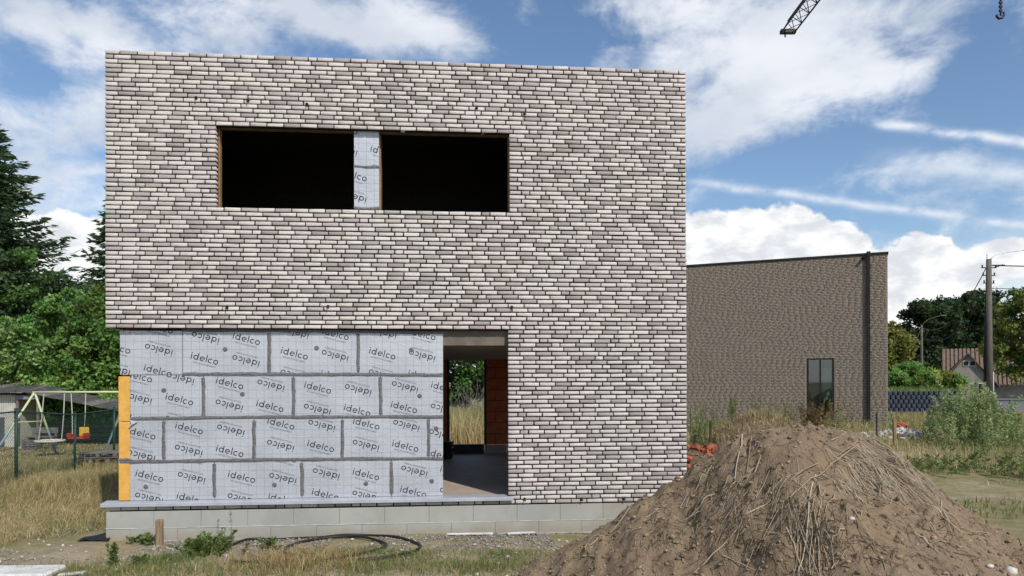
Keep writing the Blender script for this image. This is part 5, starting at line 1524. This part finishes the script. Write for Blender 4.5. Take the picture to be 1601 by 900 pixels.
xs = NR.uniform(x0, x1 + 1, 3000); ys = NR.uniform(36.4, 45, 3000); blades('terrace_grass', xs, ys, .1, .45, .02, pick(GRN + BRT[:2], 3000), lambda a, b: np.full(np.shape(a), 1.5))
xs = NR.uniform(x0 - 1, x1 + 3, 5000); ys = NR.normal(34.4, .7, 5000); blades('wall_foot_grass', xs, ys, .12, .38, .018, pick(WG + DRY, 5000), lean=.4)


def pole(px, pyt, Y, r, lab, lamp=None, mat='concrete', name='utility_pole', zg=.4):
    t = P(px, pyt, Y); o = empty(name, (t.x, Y, zg), 0, lab, 'pole', None); h = t.z - zg
    MB().tube([(0, 0, -.1), (0, 0, h * .5), (0, 0, h)], [r * 1.25, r, r * .8], 10).build('mast', M[mat], o, True)
    return o, h


M['polegrey'] = plain('weathered_pole', (.15, .135, .11), (.10, .09, .075), 4, .9, 0, .3, .004, 'obj', (2, 2, .3))
o, h = pole(1546, 405, 48, .20, 'thick concrete street pole with lamp arm and cables', None, 'polegrey')
mb = MB()
for k in range(3): mb.tube([(-.26 - .03 * k, -.05 + .06 * k, -.1), (-.22 - .02 * k, -.05 + .05 * k, h * .5), (-.17, -.03, h - .6)], .025, 5)
mb.build('cable_run', M['black'], o, True)
MB().tube([(.02, 0, h - .25), (.14, 0, h + .05), (.5, 0, h + .3), (1.2, 0, h + .46), (2.1, 0, h + .56), (2.6, 0, h + .62)], .035, 6).build('lamp_arm', M['alu'], o, True)
mb = MB(); mb.cbox(2.5, 3.1, -.12, .12, h + .58, h + .70, .03); mb.build('lamp_head', M['polegrey'], o)
mb = MB(); mb.cbox(.16, .28, -.06, .06, 1.0, 2.3, .01); mb.build('meter_box', M['white'], o)
mb = MB(); mb.cbox(.0, 1.05, -.03, .03, h - .42, h - .36, .01); mb.tube([(.3, 0, h - .38), (.55, 0, h - .5), (.9, 0, h - .34)], .03, 5)
mb.tube([(.15, 0, h - 2.0), (.35, .1, h - 2.25), (.6, .1, h - 2.1), (.62, .1, h - 1.85), (.4, .1, h - 1.75), (.2, 0, h - 1.9)], .012, 4)
for zz, l_ in ((.55, .5), (1.05, .42), (1.55, .36)):
    mb.cbox(-l_, l_, -.04, .04, h - zz - .03, h - zz + .03, .01)
    for sx_ in (-1, 1): mb.tube([(sx_ * l_ * .85, 0, h - zz), (sx_ * l_ * .85, 0, h - zz + .18)], [.03, .05], 6)
mb.tube([(-.12, 0, h), (-.12, 0, h + .35)], .02, 5); mb.build('cable_bracket', M['black'], o, True)
pb = Vector((o.location.x, 48, 0.4))


def cable(a, b, sag, r, parent, mt='black'):
    a, b = Vector(a), Vector(b); MB().tube([a.lerp(b, t) - Vector((0, 0, sag * 4 * t * (1 - t))) for t in [i / 14 for i in range(15)]], r, 4).build('cable', M[mt], parent)


cable((.1, 0, h - .4), (34, -6, h - .2), .6, .035, o); cable((.1, 0, h - 1.9), (34, -6, h - 1.8), .4, .02, o)
o2, h2 = pole(1441, 508, 66, .11, 'slim grey lamp post before the dark oaks', None, 'polegrey', 'lamp_post')
MB().tube([(0, 0, h2), (.5, 0, h2 + .45), (1.3, 0, h2 + .75), (1.75, 0, h2 + .85)], .028, 5).build('lamp_arm', M['polegrey'], o2, True); mb = MB(); mb.cbox(1.65, 2.2, -.1, .1, h2 + .8, h2 + .9, .02); mb.build('lamp_head', M['polegrey'], o2)
o3, h3 = pole(1412, 538, 82, .11, 'farthest lamp post, beside the brown house corner', None, 'polegrey', 'lamp_post')
MB().tube([(0, 0, h3), (.5, 0, h3 + .4), (1.6, 0, h3 + .75)], .04, 5).build('lamp_arm', M['alu'], o3, True); mb = MB(); mb.cbox(1.5, 2.0, -.1, .1, h3 + .72, h3 + .82, .02); mb.build('lamp_head', M['alu'], o3)
A2 = o2.location; A3 = o3.location
cable((-.15, .0, h - .5), A2 + Vector((0, 0, h2 - .2)) - o.location, 1.6, .03, o); cable((-.15, 0, h - 2.1), A2 + Vector((0, 0, h2 - 1.0)) - o.location, 1.5, .02, o)
cable((0, 0, h2 - .2), A3 + Vector((0, 0, h3 - .2)) - A2, .8, .03, o2, 'alu'); cable((0, 0, h3 - .2), (-14, 8, h3 - .5), .5, .03, o3, 'alu')

# tiled house
HY_ = 70.0; ap = P(1513, 553, HY_); hl = P(1483, 598, HY_).x - ap.x; zr = P(1513, 543, HY_).z - .4; ze_ = P(1482, 602, HY_).z - .4
vh = empty('tiled_house', (ap.x, HY_, .4), 0, 'small grey rendered house with orange tiled roof beyond the field', 'house'); vh.rotation_euler = (0, 0, -radians(30))
M['render'] = plain('grey_render', (.33, .31, .26), (.25, .235, .20), 2, .9, 0, .3); M['rooftile'] = plain('orange_roof_tile', (.22, .15, .11), (.155, .112, .085), 3, .85, 0, .4)
za = ap.z - .4; hw = 2.2
mb = MB(); mb.add([(-hw, 0, 0), (hw, 0, 0), (hw, 0, ze_), (0, 0, za), (-hw, 0, ze_), (-hw, 5, 0), (hw, 5, 0), (hw, 5, ze_), (0, 5, za), (-hw, 5, ze_)], [(0, 1, 2, 3, 4), (9, 8, 7, 6, 5), (0, 4, 9, 5), (1, 6, 7, 2)])
mb.box(-1.9, 6.8, 2.2, 7.5, 0, ze_ + .1); mb.build('wall', M['render'], vh)
rf = None
for sg in (-1, 1):
    n = 10; roof = MB(); L_ = sqrt((hw + .35) ** 2 + (za - ze_ + .2) ** 2)
    for q in range(n):
        t0, t1 = q / n, (q + 1) / n; X0, X1 = sg * (hw + .35) * t0, sg * (hw + .35) * t1; Z0, Z1 = za + .14 - (za - ze_ + .25) * t0, za + .11 - (za - ze_ + .25) * t1
        roof.add([(X0, -.3, Z0), (X1, -.3, Z1 + .05), (X1, 5, Z1 + .05), (X0, 5, Z0), (X0, -.3, Z0 - .12), (X1, -.3, Z1 - .07), (X1, 5, Z1 - .07), (X0, 5, Z0 - .12)], [(0, 1, 2, 3), (7, 6, 5, 4), (0, 4, 5, 1), (1, 5, 6, 2), (2, 6, 7, 3)])
    roof.build('gable_roof', M['rooftile'], vh)
ridge = zr; cols_ = 26
for q in range(cols_):
    X0 = -2.1 + 9.2 * q / cols_; X1 = X0 + 9.2 / cols_ - .05; mb = MB()
    mb.add([(X0, 1.5, ze_ - .05), (X1, 1.5, ze_ - .05), (X1, 4.8, ridge), (X0, 4.8, ridge), (X0 + .06, 1.45, ze_ + .06), (X1 - .06, 1.45, ze_ + .06), (X1 - .06, 4.8, ridge + .1), (X0 + .06, 4.8, ridge + .1)], [(4, 5, 6, 7), (0, 1, 5, 4), (1, 2, 6, 5), (3, 0, 4, 7), (2, 3, 7, 6)])
    mb.build('tile_course', M['rooftile'], vh)
mb = MB(); mb.add([(-2.1, 8.1, ze_ - .1), (7.1, 8.1, ze_ - .1), (7.1, 4.8, ridge + .02), (-2.1, 4.8, ridge + .02)], [(0, 1, 2, 3)]); mb.build('rear_roof', M['rooftile'], vh)
wz_ = P(1515, 568, HY_).z - .4; wx_ = P(1515, 568, HY_).x - ap.x
for sx_ in (-.27, .27):
    f_ = MB(); f_.cbox(wx_ + sx_ - .25, wx_ + sx_ + .25, -.06, .02, wz_ - .26, wz_ + .26, .01); f_ = f_.build('window', M['white'], vh); MB().box(wx_ + sx_ - .19, wx_ + sx_ + .19, -.07, -.061, wz_ - .2, wz_ + .2).build('pane', M['black'], f_)
for sx_ in (1.1, 1.75):
    f_ = MB(); f_.cbox(sx_ - .3, sx_ + .3, -.06, .02, .5, 1.5, .01); f_ = f_.build('window', M['white'], vh); MB().box(sx_ - .24, sx_ + .24, -.07, -.061, .56, 1.44).build('pane', M['black'], f_)

# parked car far along the road
M['carpaint'] = plain('dark_car_paint', (.10, .105, .11), (.09, .095, .10), 2, .25, .5, 0); M['carglass'] = plain('car_glass', (.03, .035, .04), None, 3, .1, 0, 0)
c0 = P(1583, 618, 92); car = empty('parked_car', (c0.x, 92, .46), .0, 'dark car seen head on, parked far along the road', 'car')


def loft(secs):
    mb_ = MB(); n = len(secs[0]); vs_ = [v for s_ in secs for v in s_]
    mb_.add(vs_, [(r * n + i, r * n + (i + 1) % n, (r + 1) * n + (i + 1) % n, (r + 1) * n + i) for r in range(len(secs) - 1) for i in range(n)] + [tuple(reversed(range(n))), tuple((len(secs) - 1) * n + i for i in range(n))]); return mb_


def sec(y, w, z0_, z1_): return [(-w, y, z0_ + .1), (-w * .92, y, z0_), (w * .92, y, z0_), (w, y, z0_ + .1), (w, y, z1_ - .12), (w * .9, y, z1_), (-w * .9, y, z1_), (-w, y, z1_ - .12)]


loft([sec(-2.1, .78, .28, .72), sec(-1.9, .88, .22, .82), sec(-1.0, .9, .2, .95), sec(1.2, .9, .2, .98), sec(2.0, .86, .25, .95), sec(2.15, .78, .3, .85)]).build('body', M['carpaint'], car)
loft([sec(-1.05, .80, .86, .97), sec(-.35, .68, .86, 1.42), sec(.9, .68, .86, 1.46), sec(1.7, .76, .86, 1.0)]).build('cabin', M['carglass'], car)
MB().cbox(-.60, .60, -.28, .85, 1.44, 1.49, .02).build('roof', M['white'], car)
for sx_ in (-1, 1):
    MB().cbox(sx_ * .66 - .14, sx_ * .66 + .14, -2.13, -2.0, .58, .70, .02).build('headlight', M['white'], car)
    for yy in (-1.35, 1.35):
        w_ = MB(); w_.tube([(sx_ * .72, yy, .32), (sx_ * .9, yy, .32)], .32, 16); w_ = w_.build('wheel', M['black'], car); MB().tube([(sx_ * .9, yy, .32), (sx_ * .915, yy, .32)], .19, 12).build('rim', M['alu'], w_)
MB().cbox(-.26, .26, -2.14, -2.11, .40, .51, .005).build('number_plate', M['white'], car); MB().cbox(-.5, .5, -2.13, -2.10, .53, .60, .01).build('grille', M['black'], car)

# tower crane jib passing overhead
cr = empty('crane_jib', (0, 0, 0), 0, 'dark lattice crane jib cut off by the top edge of the photo', 'crane')
tip = P(1232, 50, 75); j0 = Vector((tip.x, 75, tip.z)); jd = Vector((-.012, -1, 0)).normalized(); jw = 1.35; jh = 1.15
up = Vector((0, 0, 1)); sd_ = jd.cross(up).normalized(); nseg = 21; sl = 1.9
ch = [lambda s_: j0 + jd * s_ + sd_ * jw / 2, lambda s_: j0 + jd * s_ - sd_ * jw / 2, lambda s_: j0 + jd * s_ + up * jh]
for c_ in ch: MB().tube([c_(0), c_(nseg * sl)], .085, 6).build('chord', M['black'], cr)
for k in range(nseg):
    mb = MB(); a_, b_ = k * sl, (k + 1) * sl; mid = (a_ + b_) / 2
    for c_ in ch[:2]: mb.tube([c_(a_), ch[2](mid)], .04, 4); mb.tube([ch[2](mid), c_(b_)], .04, 4)
    mb.tube([ch[0](a_), ch[1](b_)], .035, 4); mb.tube([ch[1](a_), ch[0](b_)], .035, 4)
    if k < 16: mb.build('lattice_bay', M['black'], cr)
    else:
        o = mb.build('lattice_bay', M['black'], cr)
mb = MB(); mb.cbox(-jw / 2 - .1, jw / 2 + .1, -.25, .25, -.15, .25, .03, Matrix.Translation(j0)); mb.tube([j0 + sd_ * .3 - up * .1, j0 + sd_ * .3 - up * .5], .08, 5); mb.build('jib_end', M['black'], cr)
hk = P(1564.5, 27, 40); ho = empty('crane_hook', hk, 0, 'dark hanging crane chain with hook block near the top right corner', 'hook')
mb = MB(); mb.tube([(0, 0, .1), (0, 0, 9)], .05, 6)
for k in range(40): z_ = .3 + .22 * k; mb.cbox(-.10, .10, -.05, .05, z_, z_ + .14, .03)
mb.build('chain', M['black'], ho)
mb = MB(); mb.tube([(.16, 0, .28), (.17, 0, .12), (.08, 0, -.02), (-.08, 0, -.06), (-.2, 0, .04), (-.2, 0, .14)], .07, 7); mb.build('hook_block', M['black'], ho, True)

# small things along the plinth
b = G(140, 846); mb = MB(); vs = []
for i in range(9):
    t = i / 8; x = -.14 + .42 * t; vs += [(x, -.05 + .02 * sin(5 * t), .012 + .02 * sin(7 * t) ** 2), (x, .06, .03 + .05 * t + .015 * sin(9 * t)), (x + .01, .14, .02 + .10 * t)]
mb.add(vs, [f for i in range(8) for f in ((3 * i, 3 * i + 3, 3 * i + 4, 3 * i + 1), (3 * i + 1, 3 * i + 4, 3 * i + 5, 3 * i + 2))])
tag(mb.build('black_membrane', M['black'], None, True, b), 'crumpled black membrane scrap at the left corner of the plinth', 'membrane')
for k, (u_, l_, z_) in enumerate(((4.75, .62, .02), (5.45, .38, .03))):
    q = Vector((AX, AY, 0)) + DU * u_ - DN * .085
    mb = MB(); mb.cbox(-l_ / 2, l_ / 2, -.02, .02, -.012, .012, .004); o = mb.build('pale_batten', M['white'], None, False, (q.x, q.y, float(ground_z(q.x, q.y)) + z_)); o.rotation_euler = (0, .01 - .03 * k, TH + .02)
    tag(o, ('longer' if k == 0 else 'shorter') + ' pale batten lying at the foot of the plinth, right of the hose', 'batten')
